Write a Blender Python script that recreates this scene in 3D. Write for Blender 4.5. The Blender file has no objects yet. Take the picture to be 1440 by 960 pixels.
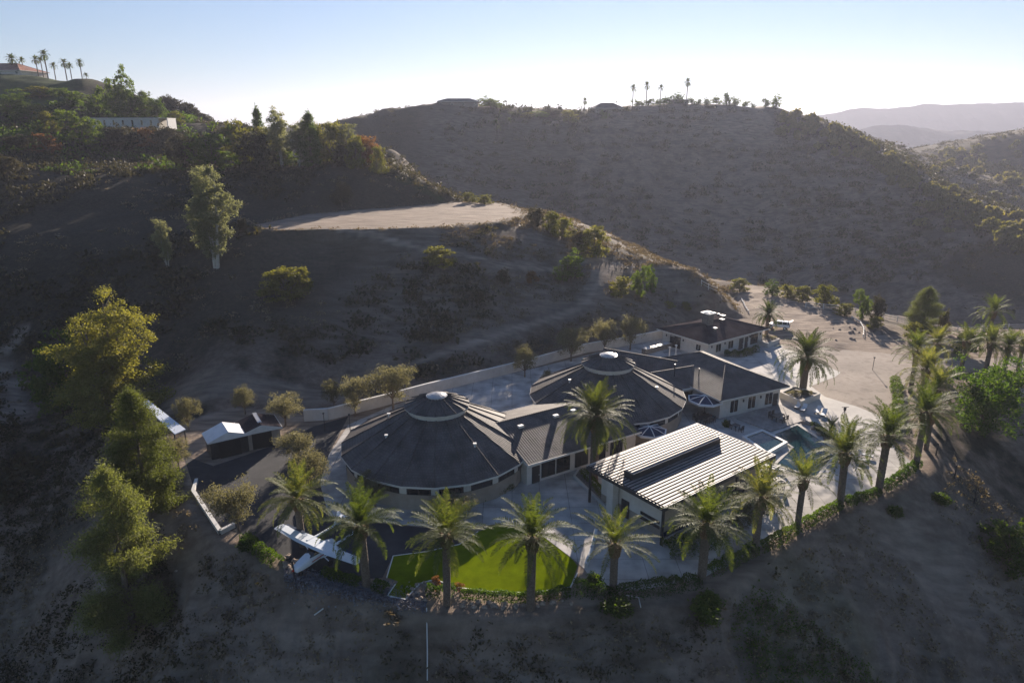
import bpy, math, random
import numpy as np
from mathutils import Vector, Matrix
C = bpy.context.scene
COL = C.collection
R = math.radians
rnd = random.Random(7)

# ------------------------------------------------------------------ camera, sky, sun, exposure
PITCH, FPX, HC = R(17.1), 960.0, 40.0
cam = bpy.data.cameras.new('camera'); cam.sensor_width = 36; cam.lens = 24; cam.clip_start = 0.5; cam.clip_end = 20000
cam_o = bpy.data.objects.new('camera', cam); COL.objects.link(cam_o)
cam_o.location = (0, 0, HC); cam_o.rotation_euler = (R(90) - PITCH, 0, 0); C.camera = cam_o
SUN_AZ, SUN_EL = R(13.0), R(15.2)          # azimuth to the right of straight ahead
W = bpy.data.worlds.new('World'); C.world = W; W.use_nodes = True
nt = W.node_tree; bg = nt.nodes['Background']
sky = nt.nodes.new('ShaderNodeTexSky'); sky.sky_type = 'NISHITA'; sky.sun_disc = False
sky.sun_elevation = SUN_EL; sky.sun_rotation = SUN_AZ; sky.altitude = 300; sky.air_density = 1.0; sky.dust_density = 0.0; sky.ozone_density = 2.5
tint = nt.nodes.new('ShaderNodeMix'); tint.data_type = 'RGBA'; tint.blend_type = 'MULTIPLY'; tint.inputs[0].default_value = 1.0; tint.inputs[7].default_value = (.67, .76, .90, 1)
# the sky's glare rolled off as a camera does: L / (1 + brightness / k)
bw = nt.nodes.new('ShaderNodeRGBToBW'); dv = nt.nodes.new('ShaderNodeMath'); dv.operation = 'MULTIPLY_ADD'; dv.inputs[1].default_value = 1 / 11.0; dv.inputs[2].default_value = 1.0
vd = nt.nodes.new('ShaderNodeVectorMath'); vd.operation = 'DIVIDE'; nt.links.new(sky.outputs[0], bw.inputs[0]); nt.links.new(bw.outputs[0], dv.inputs[0]); nt.links.new(sky.outputs[0], vd.inputs[0]); nt.links.new(dv.outputs[0], vd.inputs[1])
nt.links.new(vd.outputs[0], tint.inputs[6]); nt.links.new(tint.outputs[2], bg.inputs[0]); bg.inputs[1].default_value = 0.062
sl = bpy.data.lights.new('sun', 'SUN'); sl.energy = 5.0; sl.angle = R(0.5); sl.color = (1.0, 0.86, 0.72)
so = bpy.data.objects.new('sun', sl); COL.objects.link(so)
SUNV = Vector((math.sin(SUN_AZ) * math.cos(SUN_EL), math.cos(SUN_AZ) * math.cos(SUN_EL), math.sin(SUN_EL)))
so.rotation_euler = (-SUNV).to_track_quat('-Z', 'Y').to_euler()
C.view_settings.view_transform = 'Standard'; C.view_settings.look = 'None'
C.view_settings.exposure = 1.5; C.view_settings.gamma = 1.0; C.view_settings.use_curve_mapping = False
C.cycles.max_bounces = 6; C.cycles.transparent_max_bounces = 8; C.cycles.volume_bounces = 1
C.cycles.sample_clamp_indirect = 6

# ------------------------------------------------------------------ picture measurements -> world
def ray(px, py):
    xc = (px - 720) / FPX; yc = (480 - py) / FPX
    return (xc, math.cos(PITCH) + yc * math.sin(PITCH), -math.sin(PITCH) + yc * math.cos(PITCH))
def at(px, py, z=0.0):
    d = ray(px, py); t = (z - HC) / d[2]; return (d[0] * t, d[1] * t, z)
def atY(px, py, Y):
    d = ray(px, py); t = Y / d[1]; return (d[0] * t, Y, HC + d[2] * t)

# ------------------------------------------------------------------ numpy noise
def _hash(i, j, s):
    h = (i * 374761393 + j * 668265263 + s * 1442695041) & 0xffffffff
    h = ((h ^ (h >> 13)) * 1274126177) & 0xffffffff
    return ((h ^ (h >> 16)) & 0xffff) / 65535.0
def vnoise(x, y, s=0):
    x = np.asarray(x, float); y = np.asarray(y, float)
    i = np.floor(x).astype(np.int64); j = np.floor(y).astype(np.int64)
    u = x - i; v = y - j; u = u * u * (3 - 2 * u); v = v * v * (3 - 2 * v)
    return (_hash(i, j, s) * (1 - u) + _hash(i + 1, j, s) * u) * (1 - v) + (_hash(i, j + 1, s) * (1 - u) + _hash(i + 1, j + 1, s) * u) * v
def fbm(x, y, o=4, s=0):
    a = 0; k = 0.5
    for n in range(o):
        a = a + k * (vnoise(x * 2 ** n, y * 2 ** n, s + n) - 0.5); k *= 0.5
    return a
def poly_sd(X, Y, P):
    """signed distance to polygon, negative inside"""
    d = np.full(X.shape, 1e9); ins = np.zeros(X.shape, bool); n = len(P)
    for k in range(n):
        ax, ay = P[k][:2]; bx, by = P[(k + 1) % n][:2]
        ex, ey = bx - ax, by - ay; t = np.clip(((X - ax) * ex + (Y - ay) * ey) / (ex * ex + ey * ey + 1e-9), 0, 1)
        d = np.minimum(d, np.hypot(X - ax - t * ex, Y - ay - t * ey))
        if ay != by:
            c = ((ay > Y) != (by > Y)) & (X < (bx - ax) * (Y - ay) / (by - ay) + ax)
            ins ^= c
    return np.where(ins, -d, d)
def line_d(X, Y, P):
    d = np.full(X.shape, 1e9)
    for k in range(len(P) - 1):
        ax, ay = P[k][:2]; bx, by = P[k + 1][:2]; ex, ey = bx - ax, by - ay
        t = np.clip(((X - ax) * ex + (Y - ay) * ey) / (ex * ex + ey * ey + 1e-9), 0, 1)
        d = np.minimum(d, np.hypot(X - ax - t * ex, Y - ay - t * ey))
    return d

# ------------------------------------------------------------------ terrain
PAD_FRONT = [(262, 700), (275, 700), (310, 757), (345, 765), (385, 795), (430, 813), (480, 828), (540, 845), (600, 857), (660, 862), (745, 866),
             (830, 856), (900, 852), (985, 838), (1020, 818), (1075, 785), (1118, 758), (1150, 742), (1200, 716), (1250, 698), (1305, 662),
             (1322, 610), (1318, 565), (1325, 530), (1440, 532), (1560, 530)]
PAD_BACK = [(1560, 480), (1440, 482), (1330, 478), (1230, 470), (1215, 452), (1160, 428), (1090, 406), (1040, 398), (1030, 425), (1060, 448), (1010, 446), (975, 452), (935, 468),
            (820, 490), (740, 513), (600, 546), (490, 574), (430, 582), (330, 572), (255, 590), (240, 640)]
PAD = [at(x, y, 0) for x, y in PAD_FRONT + PAD_BACK]
MESA = [at(x, y, 19) for x, y in [(345, 318), (430, 301), (560, 291), (640, 284), (700, 285), (732, 294), (738, 303), (700, 312), (600, 320), (520, 322), (440, 322), (385, 324)]]
CP = []
def cz(px, py, z): p = at(px, py, z); CP.append(p)
def cy(px, py, Y): p = atY(px, py, Y); CP.append(p)
def outline(P, step):
    out = []
    for k in range(len(P)):
        a, b = P[k], P[(k + 1) % len(P)]; L = math.hypot(b[0] - a[0], b[1] - a[1]); n = max(1, int(L / step))
        for i in range(n): out.append(tuple(a[q] + (b[q] - a[q]) * i / n for q in range(3)))
    return out
CP += outline(PAD, 7) + outline(MESA, 7)
for p in [(0, 70, 0), (10, 90, 0), (-20, 80, 0), (30, 110, 0), (40, 90, 0), (60, 110, 0), (85, 120, 0), (50, 150, .5), (-15, 180, 19), (5, 185, 19)]: CP.append(p)
# falling bank in front of the pad
F = [at(x, y, 0) for x, y in PAD_FRONT[2:22]]
for k in range(0, len(F)):
    a = F[max(k - 1, 0)]; b = F[min(k + 1, len(F) - 1)]; tx, ty = b[0] - a[0], b[1] - a[1]; L = math.hypot(tx, ty); nx, ny = ty / L, -tx / L
    for d, z in ((3, -1.7), (9, -5.9), (18, -11.5), (32, -18)):
        if d > 9 and k % 2: continue
        x, y = F[k][0] + nx * d, F[k][1] + ny * d
        if y > 8: CP.append((x, y, z))
for p in [(0, 0, -26), (-30, 10, -26), (30, 10, -26), (-70, 20, -26), (70, 20, -27), (-60, 40, -20), (70, 50, -20), (100, 60, -22), (-110, 60, -22), (0, -30, -28), (140, 90, -16), (150, 40, -25)]: CP.append(p)
# left foot
for a in [(0, 450, 130), (0, 350, 155), (0, 250, 195), (0, 180, 240), (0, 128, 300), (0, 95, 345), (60, 102, 343), (100, 108, 342), (-60, 88, 345), (-80, 180, 260), (-80, 300, 180), (-120, 450, 130),
          (0, 520, 118), (0, 600, 101), (0, 700, 86), (0, 800, 75), (0, 930, 64), (-100, 600, 100), (-100, 800, 76), (70, 560, 112), (60, 640, 96), (120, 580, 103), (200, 560, 108), (150, 640, 85), (170, 700, 77), (150, 760, 70), (230, 760, 64), (200, 860, 60), (200, 950, 54),
          (80, 720, 80), (60, 850, 68), (150, 500, 118), (150, 450, 128), (150, 350, 150), (150, 270, 192), (150, 215, 240), (180, 177, 272), (110, 178, 275), (150, 114, 340), (230, 152, 325), (300, 178, 318), (360, 190, 300),
          (300, 500, 110), (300, 450, 124), (295, 378, 141), (290, 300, 178), (300, 245, 213), (350, 237, 217), (430, 235, 217), (500, 234, 217), (540, 240, 217), (580, 254, 216), (620, 270, 214), (400, 262, 200), (500, 262, 200),
          (420, 500, 112), (430, 450, 123), (420, 380, 141), (440, 345, 150), (560, 350, 148.5), (560, 400, 136), (560, 450, 126), (600, 500, 115.5), (480, 540, 107),
          (700, 345, 152), (700, 400, 138), (700, 460, 125), (760, 330, 163), (790, 355, 156), (850, 347, 165), (880, 367, 160), (940, 382, 155), (1000, 400, 150), (1035, 425, 146), (850, 440, 135), (800, 400, 144), (900, 420, 142), (930, 450, 138), (1000, 435, 141), (1045, 445, 144)]: cy(*a)
# behind the crest, the canyon and the hill beyond
for a in [(540, 215, 262), (600, 262, 250), (660, 300, 240), (740, 330, 225), (830, 350, 215), (900, 370, 200), (960, 395, 195), (1040, 420, 190), (1100, 430, 195), (1180, 440, 190), (1240, 455, 172),
          (1300, 463, 152), (1440, 466, 152), (1360, 465, 152)]: cy(*a)
for p in [(95, 182, -20), (125, 182, -20), (150, 185, -22), (110, 210, -32), (150, 210, -32), (85, 205, -24), (190, 236, -26), (170, 240, -24), (195, 258, -16), (215, 240, -24)]: CP.append(p)
for p in [(-60, 300, -12), (-10, 290, -20), (30, 270, -26), (80, 260, -33), (130, 240, -30), (180, 230, -26), (40, 220, -24), (-60, 262, 8), (-110, 320, 20), (230, 220, -20), (300, 230, -15)]: CP.append(p)
for a in [(520, 168, 430), (500, 165, 430), (560, 155, 435), (620, 146, 440), (700, 153, 450), (760, 160, 455), (830, 158, 462), (900, 150, 475), (950, 147, 480), (1000, 146, 480), (1050, 146, 480), (1090, 147, 480), (460, 190, 420), (400, 200, 420),
          (560, 215, 390), (640, 220, 395), (700, 250, 390), (760, 300, 350), (850, 330, 330), (850, 250, 390), (1000, 250, 395), (1000, 350, 325), (1000, 200, 430), (1100, 400, 300), (1100, 300, 355), (1100, 200, 430), (1200, 400, 285), (1200, 300, 345),
          (1150, 168, 460), (1200, 188, 430), (1250, 222, 400), (1330, 275, 350), (1400, 322, 300), (1440, 345, 282), (1350, 400, 262), (1280, 350, 310),
          (1260, 203, 520), (1350, 240, 520), (1440, 255, 540), (1540, 262, 560), (1340, 260, 440), (1400, 300, 410), (1450, 320, 400), (1300, 207, 700), (1440, 190, 740), (1600, 180, 740), (1380, 215, 640), (1440, 245, 600), (1550, 330, 380)]: cy(*a)
for p in [(150, 620, 0), (0, 650, 20), (-200, 600, 20), (-350, 450, 60), (-350, 300, 55), (-500, 600, 60), (300, 900, -20), (600, 1000, 0), (0, 1000, 0), (-500, 1000, 20), (0, 1400, -10), (700, 1400, -10), (-260, 180, 20), (-260, 100, -5), (400, 300, 0), (500, 600, 60), (-700, 300, 60), (300, 100, -12), (700, 300, 20)]: CP.append(p)
CP = np.array(CP)
# drop near-duplicate controls
keep = []
for i, p in enumerate(CP):
    if all((p[0] - CP[j][0]) ** 2 + (p[1] - CP[j][1]) ** 2 > 4 for j in keep): keep.append(i)
CP = CP[keep]
CC = 6.0
def _k(dx, dy): return np.sqrt(dx * dx + dy * dy + CC * CC)
n_ = len(CP); A = np.zeros((n_ + 1, n_ + 1))
A[:n_, :n_] = _k(CP[:, None, 0] - CP[None, :, 0], CP[:, None, 1] - CP[None, :, 1]) - np.eye(n_) * 0.25; A[n_, :n_] = 1; A[:n_, n_] = 1
WT = np.linalg.solve(A, np.append(CP[:, 2], 0))
def sm(t): t = np.clip(t, 0, 1); return t * t * (3 - 2 * t)
TRACKS = [  # (pixel polyline with distance, half width)
    ([atY(*a) for a in [(430, 322, 157), (520, 338, 152.5), (620, 357, 148), (700, 371, 145), (780, 372, 149), (850, 362, 158)]], 1.3),
    ([atY(*a) for a in [(865, 372, 157), (845, 400, 148), (825, 432, 137), (760, 452, 130), (690, 473, 122), (620, 497, 116), (540, 527, 110), (470, 545, 106)]], 1.2)]
ROUGH = [at(x, y, .5) for x, y in [(1035, 402), (1085, 408), (1155, 430), (1212, 455), (1205, 475), (1185, 492), (1130, 488), (1100, 470), (1070, 450), (1040, 425)]]
DRIVE = [at(x, y, 0) for x, y in [(1100, 487), (1185, 492), (1245, 497), (1330, 505), (1440, 503), (1560, 500), (1560, 522), (1440, 522), (1325, 522), (1270, 530), (1262, 560), (1264, 600), (1250, 620), (1235, 606), (1200, 595), (1142, 575), (1128, 560), (1110, 530), (1085, 500)]]
def terrain_z(X, Y):
    X = np.atleast_1d(np.asarray(X, float)); Y = np.atleast_1d(np.asarray(Y, float)); sh = X.shape; x = X.ravel(); y = Y.ravel()
    z = np.empty(x.size)
    for s in range(0, x.size, 20000):
        xx = x[s:s + 20000]; yy = y[s:s + 20000]
        z[s:s + 20000] = _k(xx[:, None] - CP[None, :, 0], yy[:, None] - CP[None, :, 1]) @ WT[:n_] + WT[n_]
    r = np.hypot(x, y)
    sd = poly_sd(x, y, PAD); sm_ = poly_sd(x, y, MESA)
    far = np.clip((r - 60) / 300, 0, 1)
    ns = fbm(x / 22, y / 22, 4, 3) * (1.6 + 3.5 * far) + fbm(x / 3.1, y / 3.1, 3, 9) * 0.55
    gul = np.abs(fbm(x / 34 + y / 160, y / 110, 3, 21)) * 9 * sm((r - 240) / 60) * sm((700 - r) / 200)
    w = sm(sd / 4) * sm(sm_ / 4)
    rill = sm((70 - y) / 10) * (np.abs(fbm(x / 2.6, y / 14, 3, 51)) * -2.6 + fbm(x / 1.3, y / 1.3, 3, 53) * .45)
    z = z + (ns - gul + rill) * w
    for P, h in TRACKS:
        w2 = sm(line_d(x, y, P) / (h * 2.5)); z = z - ns * w * (1 - w2) * 0.7
    k = 1 - sm(sd / 1.6); z = z * (1 - k) + 0.0 * k
    k = 1 - sm(sm_ / 2.5); z = z * (1 - k) + (19 + fbm(x / 6, y / 6, 3, 5) * 0.35) * k
    sr = poly_sd(x, y, ROUGH); z = z + (0.15 + np.abs(fbm(x / 4, y / 4, 3, 31)) * 1.2) * (1 - sm((sr + 2.5) / 3))
    return z.reshape(sh)
def tz(x, y): return float(terrain_z([x], [y])[0])
def hit(px, py, y0=35, y1=1200):
    d = ray(px, py); Ys = np.geomspace(y0, y1, 500); t = Ys / d[1]; zz = terrain_z(d[0] * t, Ys); rz = HC + d[2] * t
    k = np.argmax(zz > rz); 
    if not (zz > rz).any(): return (d[0] * t[-1], Ys[-1], zz[-1])
    a, b = Ys[max(k - 1, 0)], Ys[k]
    Y2 = np.linspace(a, b, 12); t = Y2 / d[1]; zz = terrain_z(d[0] * t, Y2); rz = HC + d[2] * t; k = np.argmax(zz > rz)
    return (float(d[0] * t[k]), float(Y2[k]), float(zz[k]))

# ------------------------------------------------------------------ materials
def newmat(name):
    m = bpy.data.materials.new(name); m.use_nodes = True; n = m.node_tree.nodes; l = m.node_tree.links
    return m, n, l, n['Principled BSDF']
def nd(n, t, **k):
    o = n.new(t)
    for a, b in k.items(): setattr(o, a, b)
    return o
def noise_mat(name, cols, scale=1.0, rough=0.85, bump=0.3, bscale=None, spec=0.3, metal=0.0, detail=6, stains=0.0, dist=0.05):
    m, n, l, b = newmat(name)
    tc = nd(n, 'ShaderNodeTexCoord'); no = nd(n, 'ShaderNodeTexNoise'); no.inputs['Scale'].default_value = scale; no.inputs['Detail'].default_value = detail
    no.inputs['Roughness'].default_value = 0.62
    l.new(tc.outputs['Object'], no.inputs['Vector']); cr = nd(n, 'ShaderNodeValToRGB'); e = cr.color_ramp.elements
    ps = np.linspace(0.32, 0.68, len(cols))
    for i, c in enumerate(cols):
        q = e[i] if i < 2 else e.new(ps[i]); q.position = ps[i]; q.color = (*c, 1)
    if len(cols) > 2:
        for q, p_, c in zip(sorted(e, key=lambda a: a.position), ps, cols): q.position = p_; q.color = (*c, 1)
    l.new(no.outputs['Fac'], cr.inputs['Fac']); out = cr.outputs['Color']
    if stains:
        n2 = nd(n, 'ShaderNodeTexNoise'); n2.inputs['Scale'].default_value = scale * 0.17; n2.inputs['Detail'].default_value = 5; l.new(tc.outputs['Object'], n2.inputs['Vector'])
        mr = nd(n, 'ShaderNodeMapRange'); mr.inputs[1].default_value = 0.38; mr.inputs[2].default_value = 0.66; mr.inputs[3].default_value = 1; mr.inputs[4].default_value = 1 - stains
        l.new(n2.outputs['Fac'], mr.inputs[0]); mx = nd(n, 'ShaderNodeMix', data_type='RGBA', blend_type='MULTIPLY'); mx.inputs[0].default_value = 1
        l.new(out, mx.inputs[6]); l.new(mr.outputs[0], mx.inputs[7]); out = mx.outputs[2]
    l.new(out, b.inputs['Base Color']); b.inputs['Roughness'].default_value = rough; b.inputs['Specular IOR Level'].default_value = spec; b.inputs['Metallic'].default_value = metal
    if bump:
        nb = nd(n, 'ShaderNodeTexNoise'); nb.inputs['Scale'].default_value = bscale or scale * 6; nb.inputs['Detail'].default_value = 4; l.new(tc.outputs['Object'], nb.inputs['Vector'])
        bp = nd(n, 'ShaderNodeBump'); bp.inputs['Strength'].default_value = bump; bp.inputs['Distance'].default_value = dist; l.new(nb.outputs['Fac'], bp.inputs['Height']); l.new(bp.outputs[0], b.inputs['Normal'])
    return m
def leaf_mat(name, c1, c2, c3=None, trans=0.4, tcol=None):
    m, n, l, b = newmat(name); n.remove(b); out = n['Material Output']
    g = nd(n, 'ShaderNodeNewGeometry'); oi = nd(n, 'ShaderNodeObjectInfo'); ad = nd(n, 'ShaderNodeMath', operation='MULTIPLY_ADD'); ad.inputs[1].default_value = 0.55
    ml = nd(n, 'ShaderNodeMath', operation='MULTIPLY'); ml.inputs[1].default_value = 0.45; l.new(oi.outputs['Random'], ml.inputs[0]); l.new(g.outputs['Random Per Island'], ad.inputs[0]); l.new(ml.outputs[0], ad.inputs[2])
    cr = nd(n, 'ShaderNodeValToRGB'); e = cr.color_ramp.elements; e[0].position = 0.05; e[0].color = (*c1, 1); e[1].position = 0.95; e[1].color = (*(c3 or c2), 1)
    q = e.new(0.5); q.color = (*c2, 1); l.new(ad.outputs[0], cr.inputs[0])
    d = nd(n, 'ShaderNodeBsdfPrincipled'); d.inputs['Roughness'].default_value = 0.65; d.inputs['Specular IOR Level'].default_value = 0.18; t = nd(n, 'ShaderNodeBsdfTranslucent'); mx = nd(n, 'ShaderNodeMixShader'); mx.inputs[0].default_value = trans
    hs = nd(n, 'ShaderNodeMix', data_type='RGBA', blend_type='MULTIPLY'); hs.inputs[0].default_value = 1; hs.inputs[7].default_value = (*(tcol or (1.5, 1.5, 0.5)), 1)
    l.new(cr.outputs[0], d.inputs['Base Color']); l.new(cr.outputs[0], hs.inputs[6]); l.new(hs.outputs[2], t.inputs[0]); l.new(d.outputs[0], mx.inputs[1]); l.new(t.outputs[0], mx.inputs[2]); l.new(mx.outputs[0], out.inputs[0])
    return m
def roof_mat(name, c1, c2, tw=0.33, th=0.38, bump=0.9, rough=0.6, spec=0.35, mortar=.018, off=.5):
    m, n, l, b = newmat(name); uv = nd(n, 'ShaderNodeUVMap'); br = nd(n, 'ShaderNodeTexBrick', offset=off); br.inputs['Scale'].default_value = 1; br.inputs['Brick Width'].default_value = tw; br.inputs['Row Height'].default_value = th
    br.inputs['Mortar Size'].default_value = mortar; br.inputs['Mortar Smooth'].default_value = 0.4; br.inputs['Color1'].default_value = (*c1, 1); br.inputs['Color2'].default_value = (*c2, 1); br.inputs['Mortar'].default_value = (c1[0] * .45, c1[1] * .45, c1[2] * .45, 1)
    br.inputs['Bias'].default_value = -0.2; l.new(uv.outputs[0], br.inputs['Vector'])
    tc = nd(n, 'ShaderNodeTexCoord'); no = nd(n, 'ShaderNodeTexNoise'); no.inputs['Scale'].default_value = 0.45; no.inputs['Detail'].default_value = 8; l.new(tc.outputs['Object'], no.inputs['Vector'])
    mr = nd(n, 'ShaderNodeMapRange'); mr.inputs[1].default_value = .3; mr.inputs[2].default_value = .7; mr.inputs[3].default_value = .62; mr.inputs[4].default_value = 1.35; l.new(no.outputs['Fac'], mr.inputs[0])
    mx = nd(n, 'ShaderNodeMix', data_type='RGBA', blend_type='MULTIPLY'); mx.inputs[0].default_value = 1; l.new(br.outputs['Color'], mx.inputs[6]); l.new(mr.outputs[0], mx.inputs[7]); l.new(mx.outputs[2], b.inputs['Base Color'])
    sx = nd(n, 'ShaderNodeSeparateXYZ'); l.new(uv.outputs[0], sx.inputs[0])
    dv = nd(n, 'ShaderNodeMath', operation='DIVIDE'); dv.inputs[1].default_value = th; l.new(sx.outputs[1], dv.inputs[0]); fr = nd(n, 'ShaderNodeMath', operation='FRACT'); l.new(dv.outputs[0], fr.inputs[0])
    du = nd(n, 'ShaderNodeMath', operation='MULTIPLY'); du.inputs[1].default_value = 2 * math.pi / tw; l.new(sx.outputs[0], du.inputs[0]); si = nd(n, 'ShaderNodeMath', operation='SINE'); l.new(du.outputs[0], si.inputs[0])
    ad = nd(n, 'ShaderNodeMath', operation='MULTIPLY_ADD'); ad.inputs[1].default_value = -0.8; l.new(fr.outputs[0], ad.inputs[0]); m2 = nd(n, 'ShaderNodeMath', operation='MULTIPLY'); m2.inputs[1].default_value = 0.35; l.new(si.outputs[0], m2.inputs[0]); l.new(m2.outputs[0], ad.inputs[2])
    bp = nd(n, 'ShaderNodeBump'); bp.inputs['Strength'].default_value = bump; bp.inputs['Distance'].default_value = 0.035; l.new(ad.outputs[0], bp.inputs['Height']); l.new(bp.outputs[0], b.inputs['Normal'])
    b.inputs['Roughness'].default_value = rough; b.inputs['Specular IOR Level'].default_value = spec
    return m
M = {}
M['roof'] = roof_mat('roof_tiles', (.12, .105, .095), (.085, .076, .074), rough=.7, spec=.14)
M['roof_flat'] = roof_mat('roof_shingles', (.065, .055, .058), (.05, .044, .05), tw=.3, th=.25, rough=.95, spec=.0, bump=.3)
M['stucco'] = noise_mat('stucco_white', [(.56, .52, .46), (.66, .62, .56)], 1.2, .9, .3, 30, stains=.15)
M['stucco_tan'] = noise_mat('stucco_tan', [(.30, .25, .20), (.38, .32, .26)], 1.2, .9, .3, 30, stains=.2)
M['trim'] = noise_mat('white_trim', [(.60, .58, .54), (.70, .68, .64)], 2, .6, .05)
M['dark'] = noise_mat('dark_metal', [(.02, .022, .025), (.035, .037, .04)], 3, .45, .05, spec=.5)
M['steel'] = noise_mat('ribbed_steel', [(.22, .195, .18), (.31, .28, .26)], 1.5, .6, .05, metal=.1, spec=.4)
M['stone'] = noise_mat('stone', [(.10, .09, .08), (.25, .22, .19)], 5, .9, .8, 12)
M['rock'] = noise_mat('rock', [(.18, .14, .11), (.38, .31, .25)], 2.5, .95, .9, 8)
M['concrete'] = roof_mat('concrete', (.44, .415, .385), (.40, .38, .35), tw=3.2, th=3.2, bump=.02, rough=.85, spec=.2, mortar=.035, off=0)
M['concrete2'] = noise_mat('concrete_drive', [(.50, .47, .43), (.60, .57, .52)], .6, .85, .15, 20, stains=.2)
M['paver'] = roof_mat('paving', (.33, .30, .275), (.26, .24, .225), tw=.6, th=.6, bump=.25, rough=.8)
M['asphalt'] = noise_mat('asphalt', [(.035, .037, .04), (.06, .06, .062)], .7, .9, .3, 40, stains=.3)
M['gravelly'] = noise_mat('decomposed_granite', [(.24, .195, .16), (.37, .31, .255), (.30, .245, .20)], .5, .95, .6, 9, stains=.3, detail=10)
M['turf'] = noise_mat('lawn_turf', [(.11, .155, .002), (.165, .21, .004)], 1.1, .95, .7, 60, stains=.35, spec=.0, detail=9)
M['water'] = None
m, n, l, b = newmat('pool_water'); b.inputs['Base Color'].default_value = (.012, .04, .05, 1); b.inputs['Roughness'].default_value = .04; b.inputs['IOR'].default_value = 1.33
no = nd(n, 'ShaderNodeTexNoise'); no.inputs['Scale'].default_value = 1.6; bp = nd(n, 'ShaderNodeBump'); bp.inputs['Strength'].default_value = .12; bp.inputs['Distance'].default_value = .05; tc = nd(n, 'ShaderNodeTexCoord'); l.new(tc.outputs['Object'], no.inputs['Vector']); l.new(no.outputs[0], bp.inputs['Height']); l.new(bp.outputs[0], b.inputs['Normal']); M['water'] = m
m, n, l, b = newmat('window_glass'); b.inputs['Base Color'].default_value = (.015, .018, .022, 1); b.inputs['Roughness'].default_value = .06; b.inputs['Specular IOR Level'].default_value = .8; M['glass'] = m
m, n, l, b = newmat('skylight_dome'); b.inputs['Base Color'].default_value = (.36, .35, .34, 1); b.inputs['Roughness'].default_value = .3; b.inputs['Coat Weight'].default_value = .5; M['dome'] = m
m, n, l, b = newmat('car_paint'); b.inputs['Base Color'].default_value = (.72, .72, .72, 1); b.inputs['Roughness'].default_value = .3; b.inputs['Coat Weight'].default_value = .8; M['paint'] = m
M['rubber'] = noise_mat('rubber', [(.02, .02, .02), (.03, .03, .03)], 5, .8, .1)
m, n, l, b = newmat('red_lens'); b.inputs['Base Color'].default_value = (.35, .02, .015, 1); b.inputs['Roughness'].default_value = .25; M['red'] = m
M['navy'] = noise_mat('navy_canvas', [(.02, .035, .07), (.03, .05, .10)], 2, .9, .1)
M['canvas'] = noise_mat('white_canvas', [(.62, .62, .62), (.72, .72, .72)], 1.5, .7, .1)
M['plane'] = noise_mat('aircraft_paint', [(.60, .66, .74), (.72, .76, .82)], 1.2, .4, .03, stains=.12)
M['terracotta'] = roof_mat('clay_tiles', (.34, .15, .09), (.28, .12, .08))
M['trunk'] = noise_mat('bark', [(.10, .075, .055), (.20, .16, .12)], 4, .95, .8, 12)
M['palm_trunk'] = noise_mat('palm_trunk_bark', [(.09, .07, .055), (.21, .17, .135)], 7, .95, 1.0, 14, dist=.12)
M['boot'] = noise_mat('palm_frond_stubs', [(.16, .10, .05), (.30, .20, .11)], 6, .9, .8, 14)
M['pale_bark'] = noise_mat('pale_bark', [(.33, .29, .24), (.5, .46, .4)], 3, .8, .4, 12)
M['L_palm'] = leaf_mat('palm_fronds', (.045, .07, .022), (.085, .115, .035), (.20, .19, .10), .42, (2.0, 1.9, .5))
M['L_palm_dark'] = leaf_mat('date_palm_fronds', (.035, .055, .018), (.06, .085, .025), (.11, .12, .05), .38, (1.8, 1.7, .5))
M['L_olive'] = leaf_mat('olive_leaves', (.09, .088, .05), (.15, .14, .085), (.23, .215, .145), .42, (1.4, 1.35, .8))
M['L_pine'] = leaf_mat('pine_needles', (.07, .08, .025), (.13, .14, .05), (.21, .21, .09), .42, (1.4, 1.5, .6))
M['L_euc'] = leaf_mat('feathery_leaves', (.12, .125, .04), (.19, .19, .06), (.30, .27, .11), .5, (1.6, 1.5, .5))
M['L_gum'] = leaf_mat('gum_leaves', (.14, .15, .085), (.22, .225, .13), (.33, .32, .21), .5, (1.3, 1.3, .8))
M['L_green'] = leaf_mat('green_leaves', (.035, .06, .015), (.06, .095, .022), (.11, .14, .035), .45, (1.9, 1.9, .4))
M['L_gold'] = leaf_mat('golden_leaves', (.08, .085, .025), (.125, .125, .035), (.20, .18, .06), .5, (1.6, 1.6, .5))
M['L_rust'] = leaf_mat('rust_leaves', (.09, .055, .035), (.15, .085, .045), (.20, .15, .06), .5, (1.6, 1.2, .5))
M['L_dry'] = leaf_mat('dry_scrub', (.085, .07, .045), (.15, .125, .085), (.24, .20, .14), .3, (1.4, 1.2, .7))
M['L_hedge'] = leaf_mat('hedge_leaves', (.02, .045, .012), (.04, .075, .018), (.09, .13, .03), .45, (2.2, 2.2, .4))
M['L_sage'] = leaf_mat('chaparral_leaves', (.03, .031, .017), (.055, .052, .03), (.12, .10, .06), .3, (1.4, 1.3, .6))
M['L_bush'] = leaf_mat('orchard_leaves', (.07, .08, .03), (.12, .125, .045), (.20, .185, .08), .5, (1.6, 1.45, .6))
M['L_row'] = leaf_mat('orchard_row_leaves', (.02, .024, .013), (.04, .044, .02), (.08, .075, .035), .3, (1.4, 1.3, .6))
M['tuft'] = leaf_mat('dry_grass_tufts', (.10, .08, .05), (.22, .175, .12), (.36, .30, .21), .3, (1.3, 1.2, .7))

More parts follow.
